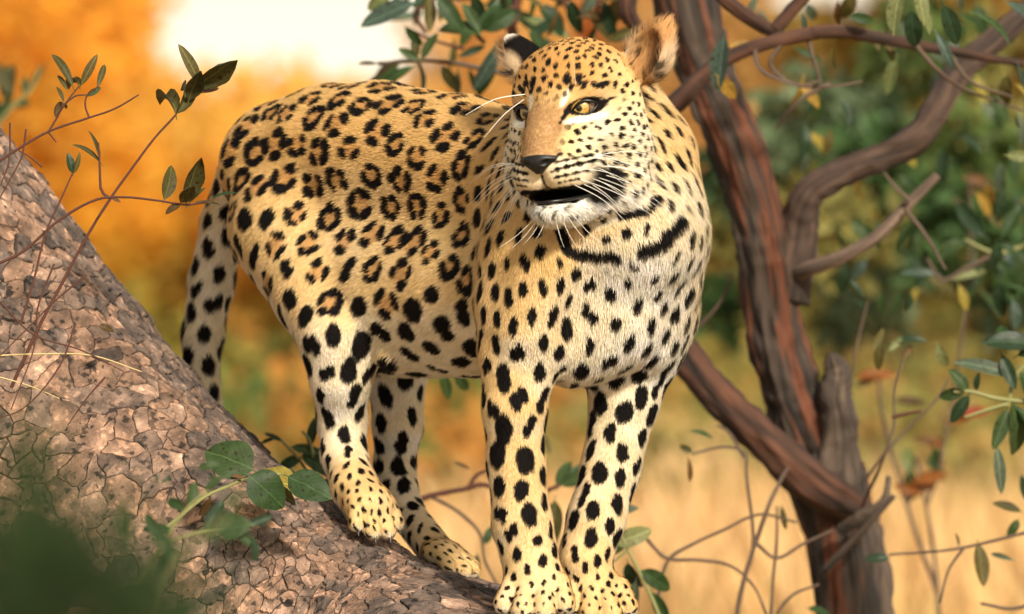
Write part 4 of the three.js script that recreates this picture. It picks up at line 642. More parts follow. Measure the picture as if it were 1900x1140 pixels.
{ // the forked, reddish tree behind the leopard
  const t = thing('forked_tree', 'forked tree with flaking red brown bark standing behind the leopard on the right', 'tree'), z = -1.25; t.position.set(W(1600, 0, z)[0], 0, z);
  const red = trunkTint(3), grey = barkTint([0.035, 0.027, 0.021], [0.12, 0.082, 0.058], 9), ruddy = barkTint([0.02, 0.011, 0.007], [0.09, 0.035, 0.018], 5), gnd = 570 + EYE / (S * (1 - z / DIST));
  branch(t, 'trunk', [[1610, gnd + 10, z, 86], [1600, 1900, z, 72], [1588, 1300, z, 63], [1575, 1140, z, 60], [1558, 990, z, 62], [1540, 900, z, 70], [1500, 800, z, 57], [1462, 700, z, 53], [1438, 600, z, 51], [1425, 500, z, 52], [1405, 400, z, 49], [1370, 280, z, 50], [1325, 170, z, 48], [1285, 60, z, 56], [1262, -60, z, 60], [1235, -250, z, 52], [1190, -520, z - 0.1, 40]], red, 1, 0.13, 56);
  branch(t, 'stem', [[1640, gnd + 10, z - 0.06, 60], [1640, 1400, z - 0.05, 46], [1618, 1140, z - 0.04, 40], [1592, 990, z - 0.02, 40], [1560, 880, z, 34]], grey, 2, 0.18);
  branch(t, 'branch', [[1600, 950, z - 0.06, 24], [1565, 932, z + 0.05, 36], [1500, 890, z + 0.1, 42], [1420, 818, z + 0.09, 36], [1340, 742, z + 0.05, 34], [1280, 670, z, 32], [1235, 600, z - 0.05, 29], [1205, 520, z - 0.1, 25], [1180, 430, z - 0.12, 19], [1150, 350, z - 0.14, 13], [1105, 280, z - 0.15, 7], [1070, 235, z - 0.15, 3]], ruddy, 4);
  branch(t, 'branch_stub', [[1548, 900, z + 0.02, 52], [1553, 845, z + 0.04, 40], [1556, 790, z + 0.05, 31], [1549, 735, z + 0.05, 29], [1553, 690, z + 0.05, 25], [1545, 668, z + 0.05, 17], [1541, 655, z + 0.05, 6]], grey, 6, 0.2);
  branch(t, 'branch', [[1455, 560, z, 44], [1480, 440, z, 36], [1500, 362, z + 0.02, 29], [1560, 322, z + 0.02, 26], [1640, 290, z, 25], [1695, 262, z - 0.03, 29], [1740, 200, z - 0.05, 25], [1775, 140, z - 0.08, 27], [1840, 80, z - 0.1, 24], [1930, 0, z - 0.15, 21], [2050, -120, z - 0.2, 14]], barkTint([0.02, 0.013, 0.01], [0.09, 0.052, 0.034], 8), 8);
  branch(t, 'branch', [[1450, 522, z - 0.02, 15], [1500, 500, z + 0.05, 15], [1560, 478, z + 0.07, 13], [1625, 440, z + 0.08, 12], [1680, 385, z + 0.08, 11], [1740, 325, z + 0.08, 8]], barkTint([0.08, 0.054, 0.038], [0.2, 0.135, 0.1], 12), 12, 0.1, 9);
  branch(t, 'branch', [[1120, 320, z + 0.1, 3], [1170, 265, z + 0.2, 11], [1220, 215, z + 0.28, 19], [1262, 185, z + 0.3, 20], [1300, 145, z + 0.3, 17], [1350, 108, z + 0.3, 14], [1430, 78, z + 0.3, 13], [1545, 58, z + 0.28, 13], [1640, 72, z + 0.25, 12], [1760, 94, z + 0.2, 10], [1900, 118, z + 0.15, 7]], ruddy, 14, 0.1, 9);
  branch(t, 'branch', [[1310, -40, z + 0.3, 15], [1360, 10, z + 0.3, 15], [1420, 50, z + 0.28, 14], [1445, 62, z + 0.28, 12]], ruddy, 16, 0.1, 9);
  branch(t, 'branch', [[1438, 55, z + 0.28, 14], [1465, 22, z + 0.28, 13], [1510, -30, z + 0.28, 12], [1540, -90, z + 0.28, 11]], ruddy, 17, 0.1, 9);
  branch(t, 'branch', [[1180, -60, z + 0.2, 20], [1165, 20, z + 0.2, 18], [1190, 60, z + 0.18, 12]], ruddy, 18, 0.1, 9);
  branch(t, 'broken_limb', [[1560, 985, z + 0.1, 12], [1600, 960, z + 0.12, 12], [1640, 930, z + 0.13, 8], [1650, 885, z + 0.12, 5]], grey, 19, 0.2, 8);
  branch(t, 'broken_limb', [[1530, 1060, z + 0.14, 7], [1600, 985, z + 0.15, 7], [1660, 920, z + 0.15, 5]], grey, 20, 0.15, 8);
  for (const l of [[[1450, 80, z + 0.3], [1430, 120, z + 0.3], [1470, 155, z + 0.3], [1540, 160, z + 0.28], [1600, 152, z + 0.25]], [[1500, 70, z + 0.28], [1510, 110, z + 0.3], [1525, 160, z + 0.3]], [[1400, 88, z + 0.3], [1412, 130, z + 0.34], [1480, 158, z + 0.34], [1520, 150, z + 0.3]], [[1540, 155, z + 0.1], [1480, 190, z + 0.1], [1440, 240, z + 0.1]], [[1700, 85, z + 0.25], [1740, 130, z + 0.25], [1790, 165, z + 0.2], [1900, 205, z + 0.15]], [[1760, 95, z + 0.2], [1800, 150, z + 0.2], [1880, 180, z + 0.2]], [[1680, 388, z + 0.1], [1720, 440, z + 0.12], [1755, 500, z + 0.14]], [[1690, 375, z + 0.1], [1660, 345, z + 0.1], [1640, 320, z + 0.1]]]) stem(t, 'twig', l, 5, 2.2, greyTwig);
  // leaves hanging in from the crown above the frame
  const up = (px, py, len, deg, mats, kind, dz = 0.35) => leaf(t, px, py, z + dz, len, deg, mats, kind);
  up(1672, -18, 88, -108, PALE, 'oval', 0.62); up(1700, -25, 75, -72, PALE, 'oval', 0.62); up(1690, 20, 78, -80, GREEN, 'oval', 0.5); up(1708, 10, 58, -62, PALE, 'oval', 0.6); up(1752, 10, 85, -68, GREEN, 'oval', 0.6); up(1738, 62, 78, -62, GREY, 'narrow', 0.5); up(1810, 25, 100, -22, GREEN, 'narrow', 0.6); up(1870, 5, 70, -30, GREY, 'oval', 0.4);
  up(1345, 68, 105, -100, GREY, 'oval', 0.42); up(1332, 142, 60, -48, YELLOW, 'oval', 0.42); up(1412, 92, 62, 168, YELLOW, 'oval', 0.2); up(1556, 0, 62, -96, BROWN, 'narrow', 0.4); up(1578, 30, 48, -10, GREEN, 'oval', 0.3); up(1545, 90, 40, -95, OLIVE, 'narrow', 0.3); up(1662, 108, 72, -104, PALE, 'oval', 0.05); up(1640, 60, 60, -70, OLIVE, 'oval', 0.2); up(1885, 210, 40, -85, PALE, 'narrow', 0.3); up(1868, 288, 52, -4, PALE, 'oval', 0.3); up(1890, 120, 70, -70, GREY, 'narrow', 0.3); up(1870, 140, 60, -100, OLIVE, 'oval', 0.2);
  const R = rng(71); for (let i = 0; i < 74; i++) { const px = mix(1480, 1930, R()), py = mix(120, 560, R()); if (px < 1560 && py > 330) continue; up(px, py, mix(34, 70, R()), mix(-130, -20, R()), pick(R, [GREEN, GREEN, GREY, OLIVE, GREEN, YELLOW]), pick(R, ['oval', 'oval', 'narrow']), mix(-1.6, 0.1, R())); }
  for (let i = 0; i < 18; i++) up(mix(1400, 1930, R()), mix(-25, 90, R()), mix(40, 72, R()), mix(-130, -10, R()), pick(R, [GREEN, GREY, OLIVE, GREEN]), pick(R, ['oval', 'narrow']), mix(-0.6, 0.3, R()));
}
{ // leafy boughs above the leopard's back
  const t = at('leafy_bough', 'leafy bough with long green leaves hanging in above the back of the leopard', 'tree branch', 900, -60, -1.2), z = -1.15;
  stem(t, 'branch', [[1010, -120, z], [960, -30, z], [958, 30, z], [945, 70, z]], 9, 5); stem(t, 'branch', [[958, 10, z], [910, 40, z], [885, 62, z], [900, 80, z]], 6, 4);
  stem(t, 'branch', [[990, -110, z], [880, -40, z], [800, 0, z], [770, 25, z], [790, 60, z]], 6, 3.5); stem(t, 'branch', [[960, 140, z], [905, 130, z], [850, 118, z], [790, 112, z], [700, 118, z]], 6, 3.5, greyTwig); stem(t, 'twig', [[775, 112, z], [782, 130, z], [785, 165, z]], 3.5, 2.5, greyTwig); stem(t, 'twig', [[730, 118, z - 0.1], [705, 135, z - 0.1], [680, 155, z - 0.1]], 3.5, 2.5); stem(t, 'twig', [[860, 90, z], [820, 80, z], [760, 55, z - 0.05]], 3.5, 2.5);
  const L = (px, py, len, deg, mats, kind, dz = 0) => leaf(t, px, py, z + dz, len, deg, mats, kind);
  L(768, 6, 112, 200, GREY, 'oval', 0.1); L(790, -8, 70, 175, GREEN, 'narrow', 0.1); L(725, -15, 60, 215, PALE, 'oval', 0.05); L(796, -8, 70, -88, OLIVE, 'oval', 0.1); L(812, -5, 80, -52, GREEN, 'oval', 0.12); L(885, 62, 80, 160, GREEN, 'oval', 0.1); L(890, 60, 66, 118, GREEN, 'oval', 0.1); L(888, 62, 74, 60, GREEN, 'oval', 0.05); L(895, 55, 80, 28, GREEN, 'oval', 0.05); L(880, -10, 70, -75, GREEN, 'oval'); L(925, -5, 70, -110, GREY, 'narrow');
  L(783, 110, 58, 62, GREEN, 'oval', 0.1); L(778, 112, 46, 150, GREEN, 'oval', 0.1); L(772, 108, 46, 95, OLIVE, 'oval'); L(766, 124, 76, 205, GREEN, 'narrow', 0.1); L(735, 140, 40, 250, GREY, 'narrow'); L(935, 72, 118, -118, GREY, 'narrow', 0.1); L(920, 88, 110, -105, GREEN, 'narrow', -0.1); L(785, 130, 52, -82, GREY, 'narrow'); L(820, 122, 62, -60, OLIVE, 'oval', -0.2); L(850, 132, 60, -95, GREY, 'narrow', -0.2); L(870, 128, 62, -70, OLIVE, 'narrow', -0.2); L(850, 105, 60, 22, GREEN, 'narrow', -0.1); L(700, 118, 38, 175, OLIVE, 'narrow');
  L(975, 35, 90, -20, PALE, 'oval', -0.3); L(1000, 10, 80, -40, GREEN, 'oval', -0.1); L(985, 55, 75, -60, GREEN, 'oval', -0.1); L(1015, 70, 70, -100, GREY, 'oval', -0.2); L(1060, 0, 72, -80, GREEN, 'oval', -0.1); L(1090, 20, 70, -40, OLIVE, 'oval', -0.2); L(1120, 0, 76, -75, GREEN, 'oval', -0.2); L(1150, -5, 70, -110, OLIVE, 'oval', -0.3); L(1040, 40, 66, 200, GREEN, 'oval', -0.2); L(1110, 45, 60, 240, GREEN, 'narrow', -0.2); L(970, 95, 60, 250, GREEN, 'narrow', -0.2); L(940, -10, 60, -60, GREEN, 'oval', 0);
  const R2 = rng(909); for (let i = 0; i < 34; i++) L(mix(690, 1140, R2()), mix(-20, 135, R2() * R2()), mix(42, 78, R2()), mix(-150, 30, R2()), pick(R2, [GREEN, GREEN, GREY, OLIVE, GREEN, BROWN]), pick(R2, ['oval', 'oval', 'narrow', 'dry']), mix(-0.9, 0.1, R2()));
  stem(t, 'branch', [[1000, -80, z - 0.2], [1050, 10, z - 0.2], [1080, 60, z - 0.2]], 6, 3); stem(t, 'branch', [[1140, -80, z - 0.2], [1110, 10, z - 0.2], [1105, 50, z - 0.2]], 6, 3);
}
{ // reddish twigs with curled leaves, in front of the trunk on the left
  const z = 0.16;
  const a = at('leafy_twig', 'long red brown twig ending in a cluster of curled leaves left of the rump', 'twig', 45, 640, z);
  stem(a, 'twig', [[20, 720, z], [70, 610, z], [115, 525, z], [160, 440, z], [206, 366, z], [250, 305, z], [285, 258, z], [327, 212, z]], 3.4, 2, twigMat); stem(a, 'twig', [[186, 352, z], [184, 300, z], [182, 265, z]], 2.6, 1.6, twigMat); stem(a, 'twig', [[206, 370, z], [192, 360, z], [186, 348, z]], 3, 2.6, twigMat);
  const A = (px, py, len0, deg, m, k, f) => leaf(a, px, py, z, len0 * 1.45, deg, m, k, f);
  A(326, 212, 62, 98, BROWN, 'dry', [0.5, 0.2, 1]); A(328, 210, 62, 50, BROWN, 'dry', [0.6, 0.3, 0.8]); A(350, 186, 60, 75, OLIVE, 'dry', [0.3, 0.2, 1]); A(366, 165, 78, 52, OLIVE, 'dry', [0.4, -0.4, 1]); A(372, 160, 62, 112, OLIVE, 'narrow', [0.3, 0.2, 1]); A(352, 170, 44, 20, BROWN, 'oval'); A(186, 302, 46, 128, OLIVE, 'narrow', [0.8, 0.3, 0.6]); A(184, 298, 42, 95, OLIVE, 'narrow', [0.9, 0.1, 0.4]); A(206, 368, 14, -20, BROWN, 'oval');
  const b = at('leafy_twig', 'arching red twig with drying leaves reaching towards the tail of the leopard', 'twig', 0, 480, z + 0.04), zb = z + 0.04;
  stem(b, 'twig', [[-30, 500, zb], [40, 468, zb], [110, 408, zb], [180, 370, zb], [230, 366, zb], [290, 372, zb], [352, 380, zb], [392, 370, zb]], 3, 1.8, twigMat);
  const B = (px, py, len0, deg, m, k, f) => leaf(b, px, py, zb, len0 * 1.45, deg, m, k, f);
  B(304, 370, 50, 72, BROWN, 'oval', [0.5, -0.2, 1]); B(335, 376, 48, 62, OLIVE, 'dry', [0.4, 0.2, 1]); B(345, 376, 68, 88, OLIVE, 'dry', [0.6, 0, 1]); B(350, 378, 32, 55, OLIVE, 'narrow'); B(335, 380, 24, 200, BROWN, 'oval'); B(355, 381, 44, 22, OLIVE, 'narrow', [0.1, 1, 0.6]); B(392, 370, 34, 30, GREEN, 'narrow', [0.1, 1, 0.5]);
  const c = at('leafy_twig', 'thin straight twig crossing the orange glow with small bud leaves along it', 'twig', 0, 305, z - 0.1), zc = z - 0.08;
  stem(c, 'twig', [[-30, 318, zc], [40, 272, zc], [92, 243, zc], [160, 220, zc], [212, 202, zc], [257, 176, zc]], 2.8, 1.6, twigMat); stem(c, 'twig', [[90, 244, zc], [104, 220, zc], [118, 196, zc], [146, 160, zc]], 2.2, 1.4, twigMat); stem(c, 'twig', [[165, 218, zc], [158, 198, zc], [160, 180, zc], [182, 160, zc]], 2, 1.4, twigMat); stem(c, 'twig', [[120, 193, zc], [140, 178, zc], [160, 176, zc]], 2, 1.4, twigMat); stem(c, 'twig', [[90, 246, zc], [104, 264, zc]], 2, 1.2, twigMat);
  const C = (px, py, len0, deg, m, k) => leaf(c, px, py, zc, len0 * 1.45, deg, m, k);
  C(103, 218, 32, 78, BROWN, 'dry'); C(118, 190, 26, 105, OLIVE, 'narrow'); C(134, 160, 58, 112, OLIVE, 'narrow'); C(148, 162, 36, 110, OLIVE, 'dry'); C(150, 158, 46, 62, OLIVE, 'narrow'); C(180, 162, 42, 72, BROWN, 'narrow'); C(160, 178, 22, 30, GREEN, 'oval'); C(125, 168, 30, 118, BROWN, 'narrow');
  const d = at('leafy_twig', 'upright twig on the trunk with one pair of green bud leaves', 'twig', 60, 640, z + 0.06), zd = z + 0.06;
  stem(d, 'twig', [[38, 600, zd], [62, 520, zd], [85, 430, zd], [110, 375, zd], [134, 322, zd]], 2.4, 1.5, twigMat); leaf(d, 134, 322, zd, 40, 98, GREEN, 'oval', [0.4, 0.2, 1]); leaf(d, 136, 322, zd, 42, 66, OLIVE, 'narrow');
  const e = at('bare_twig', 'dark bare twig tangle lying over the left part of the trunk', 'twig', 20, 470, z + 0.12), ze = z + 0.12;
  for (const l of [[[18, 228, ze], [16, 300, ze], [0, 345, ze]], [[48, 240, ze], [40, 290, ze], [20, 330, ze], [-20, 400, ze]], [[78, 310, ze], [50, 288, ze], [30, 278, ze]], [[160, 250 + 260, ze], [100, 560, ze], [60, 600, ze], [0, 660, ze]], [[100, 490, ze], [70, 570, ze], [64, 640, ze], [20, 760, ze]], [[0, 560, ze], [60, 620, ze], [150, 650, ze], [230, 690, ze]], [[140, 600, ze], [110, 680, ze], [40, 760, ze], [-20, 780, ze]], [[195, 700, ze], [160, 740, ze], [125, 790, ze]]]) stem(e, 'twig', l, 2, 1.1, twigMat);
  // blurred green leaf spray at the left edge, nearer to the camera
  const g = at('leaf_spray', 'blurred dark green leaf spray at the left edge above the trunk', 'leaf spray', 0, 230, 1.9), zg = 1.9; stem(g, 'stem', [[-60, 300, zg], [0, 225, zg], [30, 190, zg], [58, 165, zg], [72, 130, zg]], 4, 2, greenTwig);
  for (const [px, py, len, deg, k] of [[18, 190, 85, 100, 'oval'], [22, 175, 80, 120, 'oval'], [10, 215, 60, 150, 'oval'], [5, 180, 60, 80, 'oval'], [58, 168, 62, 72, 'narrow'], [45, 180, 44, 88, 'oval'], [-10, 230, 60, 60, 'oval'], [24, 200, 40, 30, 'oval']]) leaf(g, px, py, zg, len, deg, OLIVE.slice(1).concat(GREEN[0]), k);
}
{ // leaves on and before the trunk
  const z = 0.17, t = at('leafy_sprig', 'sprig with broad round green leaves growing across the trunk below the tail', 'sprig', 300, 985, z + 0.1);
  stem(t, 'stem', [[285, 1000, z + 0.16], [330, 962, z + 0.12], [380, 922, z + 0.08], [430, 900, z + 0.04], [468, 884, z], [520, 880, z]], 4, 2.6, greenTwig);
  leaf(t, 468, 872, z + 0.02, 104, 153, GREEN.slice(0, 2), 'round', [0.1, 0.55, 1]); leaf(t, 548, 905, z - 0.04, 92, 160, [YELLOW[0], PALE[1]], 'round', [0, 0.9, 0.8]); leaf(t, 462, 884, z + 0.05, 92, -38, GREEN.slice(0, 2), 'round', [0.2, 0.3, 1]); leaf(t, 535, 885, z + 0.02, 92, -22, GREEN.slice(0, 2), 'round', [0.2, 0.6, 1]); leaf(t, 500, 905, z, 62, -20, [YELLOW[1], OLIVE[0]], 'oval', [0, 0.8, 0.8]); leaf(t, 452, 888, z + 0.03, 24, 160, BROWN, 'oval');
  leaf(t, 390, 925, z + 0.08, 44, -120, BROWN, 'oval', [0.5, 0.2, 1]);
  const f = at('leafy_sprig', 'out of focus small leaved sprig in front of the lower trunk', 'sprig', 400, 1000, 1.05), zf = 1.05;
  stem(f, 'stem', [[230, 1120, zf], [300, 1010, zf], [350, 940, zf], [400, 900, zf]], 4, 2, greenTwig); stem(f, 'stem', [[300, 1010, zf], [380, 985, zf], [470, 975, zf]], 3, 2, greenTwig);
  for (const [px, py, len, deg, k] of [[350, 940, 52, 70, 'oval'], [342, 945, 48, 150, 'oval'], [380, 910, 44, 40, 'oval'], [400, 900, 40, 110, 'narrow'], [380, 985, 66, 60, 'oval'], [400, 982, 70, 10, 'round'], [430, 978, 60, -40, 'oval'], [460, 975, 52, 20, 'oval'], [320, 985, 60, 175, 'oval'], [300, 1005, 60, 120, 'oval'], [290, 900, 22, 80, 'narrow'], [298, 898, 24, 40, 'narrow'], [370, 870, 40, 20, 'oval'], [470, 1000, 44, -80, 'oval']]) leaf(f, px, py, zf, len, deg, GREEN, k);
  // the dark bush close to the camera
  const zb = 5.5, b = at('green_bush', 'large dark green bush very close to the camera, blurred, at the lower left corner', 'bush', 60, 1150, zb), R = rng(88), pos = [];
  const W0 = W(60, 1150, zb), gs = [];
  stem(b, 'stem', [[20, 570 + EYE / (S * (1 - zb / DIST)), zb], [40, 2600, zb], [60, 1400, zb], [90, 1100, zb]], 16, 6, greenTwig); stem(b, 'stem', [[60, 1500, zb], [180, 1250, zb], [230, 1120, zb]], 10, 5, greenTwig); stem(b, 'stem', [[60, 1400, zb], [-60, 1150, zb], [-120, 950, zb]], 10, 5, greenTwig);
  for (let i = 0; i < 230; i++) {
    const px = mix(-260, 330, R()), lim = px < 30 ? mix(1010, 850, clamp((px + 260) / 290)) : mix(850, 1040, Math.pow((px - 30) / 300, 1.2)), py = lim + Math.pow(R(), 0.8) * 340, zz = zb + (R() - 0.5) * 0.5;
    const k = S * (1 - zz / DIST), g = pick(R, LEAF.oval).clone(), M = new THREE.Matrix4().makeRotationFromEuler(new THREE.Euler((R() - 0.5) * 1.6, (R() - 0.5) * 2, R() * 6.28)); M.scale(V(1, 1, 1).multiplyScalar(mix(80, 160, R()) * k)); const p = WV(px, py, zz).sub(b.position); M.setPosition(p); g.applyMatrix4(M); gs.push(g);
  }
  for (let i = 0; i < 60; i++) { const px = mix(-200, 300, R()), py = mix(1180, 1900, R()), zz = zb + (R() - 0.5) * 0.5, k = S * (1 - zz / DIST), g = pick(R, LEAF.oval).clone(), M = new THREE.Matrix4().makeRotationFromEuler(new THREE.Euler((R() - 0.5) * 1.6, (R() - 0.5) * 2, R() * 6.28)); M.scale(V(1, 1, 1).multiplyScalar(150 * k)); M.setPosition(WV(px, py, zz).sub(b.position)); g.applyMatrix4(M); gs.push(g); }
  mesh('foliage', mergeGeometries(gs), lm([0.036, 0.072, 0.014], 0.35, 0.8), b, 'stuff');
  const z2 = 3.0, v = at('leaf_spray', 'faint blurred green leaf spray near the camera over the lower trunk', 'leaf spray', 330, 1150, z2);
  stem(v, 'stem', [[200, 1500, z2], [280, 1180, z2], [330, 1040, z2], [420, 960, z2]], 5, 3, greenTwig);
  for (const [px, py, len, deg] of [[330, 1040, 90, 120], [300, 1100, 110, 170], [370, 1000, 80, 20], [420, 960, 70, 70], [280, 1180, 120, 40], [240, 1010, 90, 100], [280, 1080, 100, 60]]) leaf(v, px, py, z2, len, deg, [GREEN[0]], 'oval');
  // dead leaf stuck on the bark, straw stalks
  const dl = leaf(scene, 182, 606, 0.02, 34, -8, BROWN, 'oval', [0.1, 0.5, 1]); dl.name = 'dead_leaf'; tag(dl, 'small dry brown leaf stuck to the bark of the leaning trunk', 'leaf');
  const st = at('straw_stalk', 'pale dry straw stalk crossing the trunk at the left edge', 'grass stalk', 0, 660, 0.24); const straw = new THREE.MeshStandardMaterial({ color: new THREE.Color().setRGB(0.55, 0.42, 0.2), roughness: 0.7 }); stem(st, 'stalk', [[-40, 662, 0.24], [80, 657, 0.24], [170, 660, 0.24], [262, 690, 0.22]], 1.7, 1, straw, false);
  const s2 = at('straw_stalk', 'lower thin straw stalk drooping over the trunk at the left', 'grass stalk', 0, 700, 0.26); stem(s2, 'stalk', [[-40, 690, 0.26], [50, 715, 0.26], [110, 740, 0.26]], 1.4, 0.9, straw, false);
}
{ // plants behind the legs
  const z = -0.62, t = at('leafy_shoot', 'dark green leaves sprouting behind the trunk beside the hind leg', 'shoot', 560, 900, z);
  stem(t, 'stem', [[600, 1000, z], [585, 900, z], [575, 820, z], [560, 800, z]], 4, 2.5, greenTwig); stem(t, 'stem', [[590, 920, z], [560, 860, z], [520, 815, z]], 3.5, 2.5, greenTwig);
  for (const [px, py, len, deg, k] of [[560, 845, 80, -28, 'oval'], [540, 830, 62, -10, 'oval'], [525, 820, 40, 150, 'narrow'], [575, 830, 60, 80, 'oval'], [585, 860, 50, 60, 'oval'], [600, 890, 60, -30, 'oval'], [560, 850, 60, 200, 'oval'], [510, 815, 34, 190, 'narrow']]) leaf(t, px, py, z, len, deg, GREEN, k);
  const z3 = -1.05, u = at('thorny_twig', 'bare forked twig with leaves seen between the hind and front legs', 'twig', 800, 920, z3);
  stem(u, 'twig', [[760, 935, z3], [800, 920, z3], [860, 908, z3], [900, 900, z3], [960, 930, z3], [1040, 900, z3]], 6, 4); stem(u, 'twig', [[868, 908, z3], [885, 882, z3], [912, 872, z3]], 5, 3); stem(u, 'twig', [[800, 922, z3], [850, 950, z3], [890, 990, z3], [900, 1040, z3], [930, 1100, z3]], 4, 2.5, greyTwig); stem(u, 'twig', [[760, 938, z3], [700, 950, z3], [640, 990, z3], [600, 1200, z3]], 6, 6); stem(u, 'twig', [[780, 930, z3], [768, 905, z3]], 4, 3);
  for (const [px, py, len, deg, k, m] of [[842, 858, 34, -18, 'narrow', BROWN], [885, 1030, 46, -100, 'oval', GREEN], [900, 1010, 36, 70, 'oval', GREEN], [1020, 845, 50, 100, 'narrow', OLIVE], [1040, 900, 66, 20, 'oval', GREEN], [1035, 905, 62, 70, 'oval', GREEN], [1030, 930, 88, -95, 'oval', OLIVE], [1050, 890, 50, 40, 'oval', GREEN], [820, 690, 60, -75, 'oval', GREEN], [845, 690, 50, -60, 'oval', GREEN], [880, 1070, 40, 150, 'narrow', GREY]]) leaf(u, px, py, z3, len, deg, m, k);
  const z4 = -0.75, r = at('leafy_shoot', 'shoot with green and yellow leaves right of the front paws', 'shoot', 1180, 1100, z4);
  stem(r, 'stem', [[1230, 1160, z4], [1200, 1090, z4], [1160, 1010, z4], [1140, 960, z4]], 4, 2.5, greenTwig); stem(r, 'stem', [[1165, 1020, z4], [1130, 1050, z4]], 3, 2, greenTwig);
  for (const [px, py, len, deg, k, m] of [[1140, 960, 56, 35, 'oval', GREY], [1140, 1010, 80, 22, 'oval', [PALE[0], YELLOW[0]]], [1160, 1015, 54, 195, 'oval', GREEN], [1165, 1045, 70, -75, 'oval', GREEN], [1190, 1060, 74, -30, 'oval', GREEN], [1180, 1080, 66, -100, 'oval', GREY], [1210, 1100, 70, -62, 'oval', GREEN], [1165, 1000, 40, 160, 'narrow', OLIVE]]) leaf(r, px, py, z4, len, deg, m, k);
}
{ // tangle of thin bare branches in front of the forked tree
  const z = -1.0, t = at('bare_shrub', 'tangle of thin bare grey branches beside the foot of the forked tree', 'shrub', 1380, 1140, z), gnd = 570 + EYE / (S * (1 - z / DIST));
  for (const [l, a, b] of [[[[1340, gnd, z], [1350, 1300, z], [1375, 1100, z], [1405, 1000, z], [1430, 930, z], [1452, 885, z - 0.06], [1470, 860, z - 0.16]], 7, 4], [[[1385, 1060, z], [1398, 1020, z], [1385, 880, z], [1380, 840, z], [1345, 830, z], [1285, 843, z]], 5, 3], [[[1400, 1005, z], [1440, 1036, z], [1490, 1010, z], [1545, 985, z]], 5, 3], [[[1220, 1110, z], [1240, 1040, z], [1290, 1008, z], [1340, 985, z], [1410, 955, z], [1480, 970, z]], 5, 3], [[[1200, 1000, z], [1235, 1035, z], [1300, 1040, z], [1355, 1050, z], [1400, 1090, z], [1430, 1160, z]], 5, 3], [[[1430, gnd, z - 0.1], [1430, 1140, z - 0.1], [1442, 1000, z - 0.1], [1442, 940, z - 0.1]], 5, 3], [[[1380, 850, z], [1350, 800, z], [1330, 790, z]], 4, 2.5], [[[1440, 1140, z], [1470, 1105, z], [1520, 1085, z]], 4, 3], [[[1280, 620, z - 0.3], [1330, 570, z - 0.3], [1360, 510, z - 0.3]], 5, 3], [[[1580, 700, z - 0.4], [1590, 640, z - 0.4], [1610, 560, z - 0.4]], 4, 2.5], [[[1560, 960, z - 0.25], [1640, 845, z - 0.2], [1690, 790, z - 0.2], [1740, 740, z - 0.2], [1760, 700, z - 0.2]], 4, 2.5], [[[1600, 940, z - 0.1], [1640, 850, z], [1658, 790, z], [1660, 720, z], [1680, 660, z]], 4, 2.5], [[[1655, 775, z], [1680, 768, z], [1710, 762, z]], 5, 4]]) stem(t, 'branch', l, a * 0.8, b * 0.8, l[0][0] > 1600 ? twigMat : greyTwig);
  for (const [px, py, len, deg, k, m] of [[1280, 800, 54, -4, 'narrow', GREEN], [1278, 850, 50, -80, 'narrow', BROWN], [1285, 840, 30, 150, 'oval', OLIVE], [1620, 650, 56, 60, 'narrow', OLIVE], [1635, 640, 50, -100, 'oval', OLIVE], [1670, 630, 52, 5, 'narrow', GREEN], [1740, 640, 50, -70, 'oval', [PALE[0]]], [1675, 665, 34, 50, 'narrow', BROWN], [1650, 650, 40, 40, 'oval', PALE], [1450, 940, 46, -80, 'narrow', OLIVE], [1500, 1130, 50, -10, 'oval', GREEN]]) leaf(t, px, py, z, len, deg, m, k);
  const zr = -2.5, s = at('red_leaved_shrub', 'blurred shrub with red tipped leaves right of the forked tree', 'shrub', 1700, 900, zr), g2 = 570 + EYE / (S * (1 - zr / DIST));
  stem(s, 'stem', [[1760, g2, zr], [1740, 1100, zr], [1720, 940, zr], [1700, 850, zr]], 5, 3, greyTwig); stem(s, 'stem', [[1740, 1100, zr], [1690, 960, zr], [1640, 780, zr], [1630, 700, zr]], 5, 3, greyTwig); stem(s, 'stem', [[1720, 940, zr], [1745, 860, zr], [1800, 500, zr], [1800, 330, zr]], 4, 2.5, greyTwig);
  for (const [px, py, len, deg, m] of [[1695, 895, 66, 15, RED], [1690, 870, 70, -90, GREEN], [1680, 880, 62, -60, OLIVE], [1660, 900, 50, -20, RED], [1690, 910, 50, 10, RED], [1705, 905, 44, 200, RED], [1720, 850, 60, -50, GREEN], [1735, 830, 56, -80, GREEN], [1720, 825, 44, 10, RED], [1740, 820, 46, 170, BROWN], [1610, 705, 58, 20, RED], [1630, 690, 44, 190, RED], [1590, 720, 50, 30, BROWN], [1660, 745, 60, 0, BROWN], [1790, 330, 56, -10, BROWN], [1830, 345, 50, 190, BROWN], [1690, 880, 60, 100, PALE], [1780, 770, 60, 10, RED], [1800, 775, 50, 190, RED]]) leaf(s, px, py, zr, len, deg, m, 'oval');
}
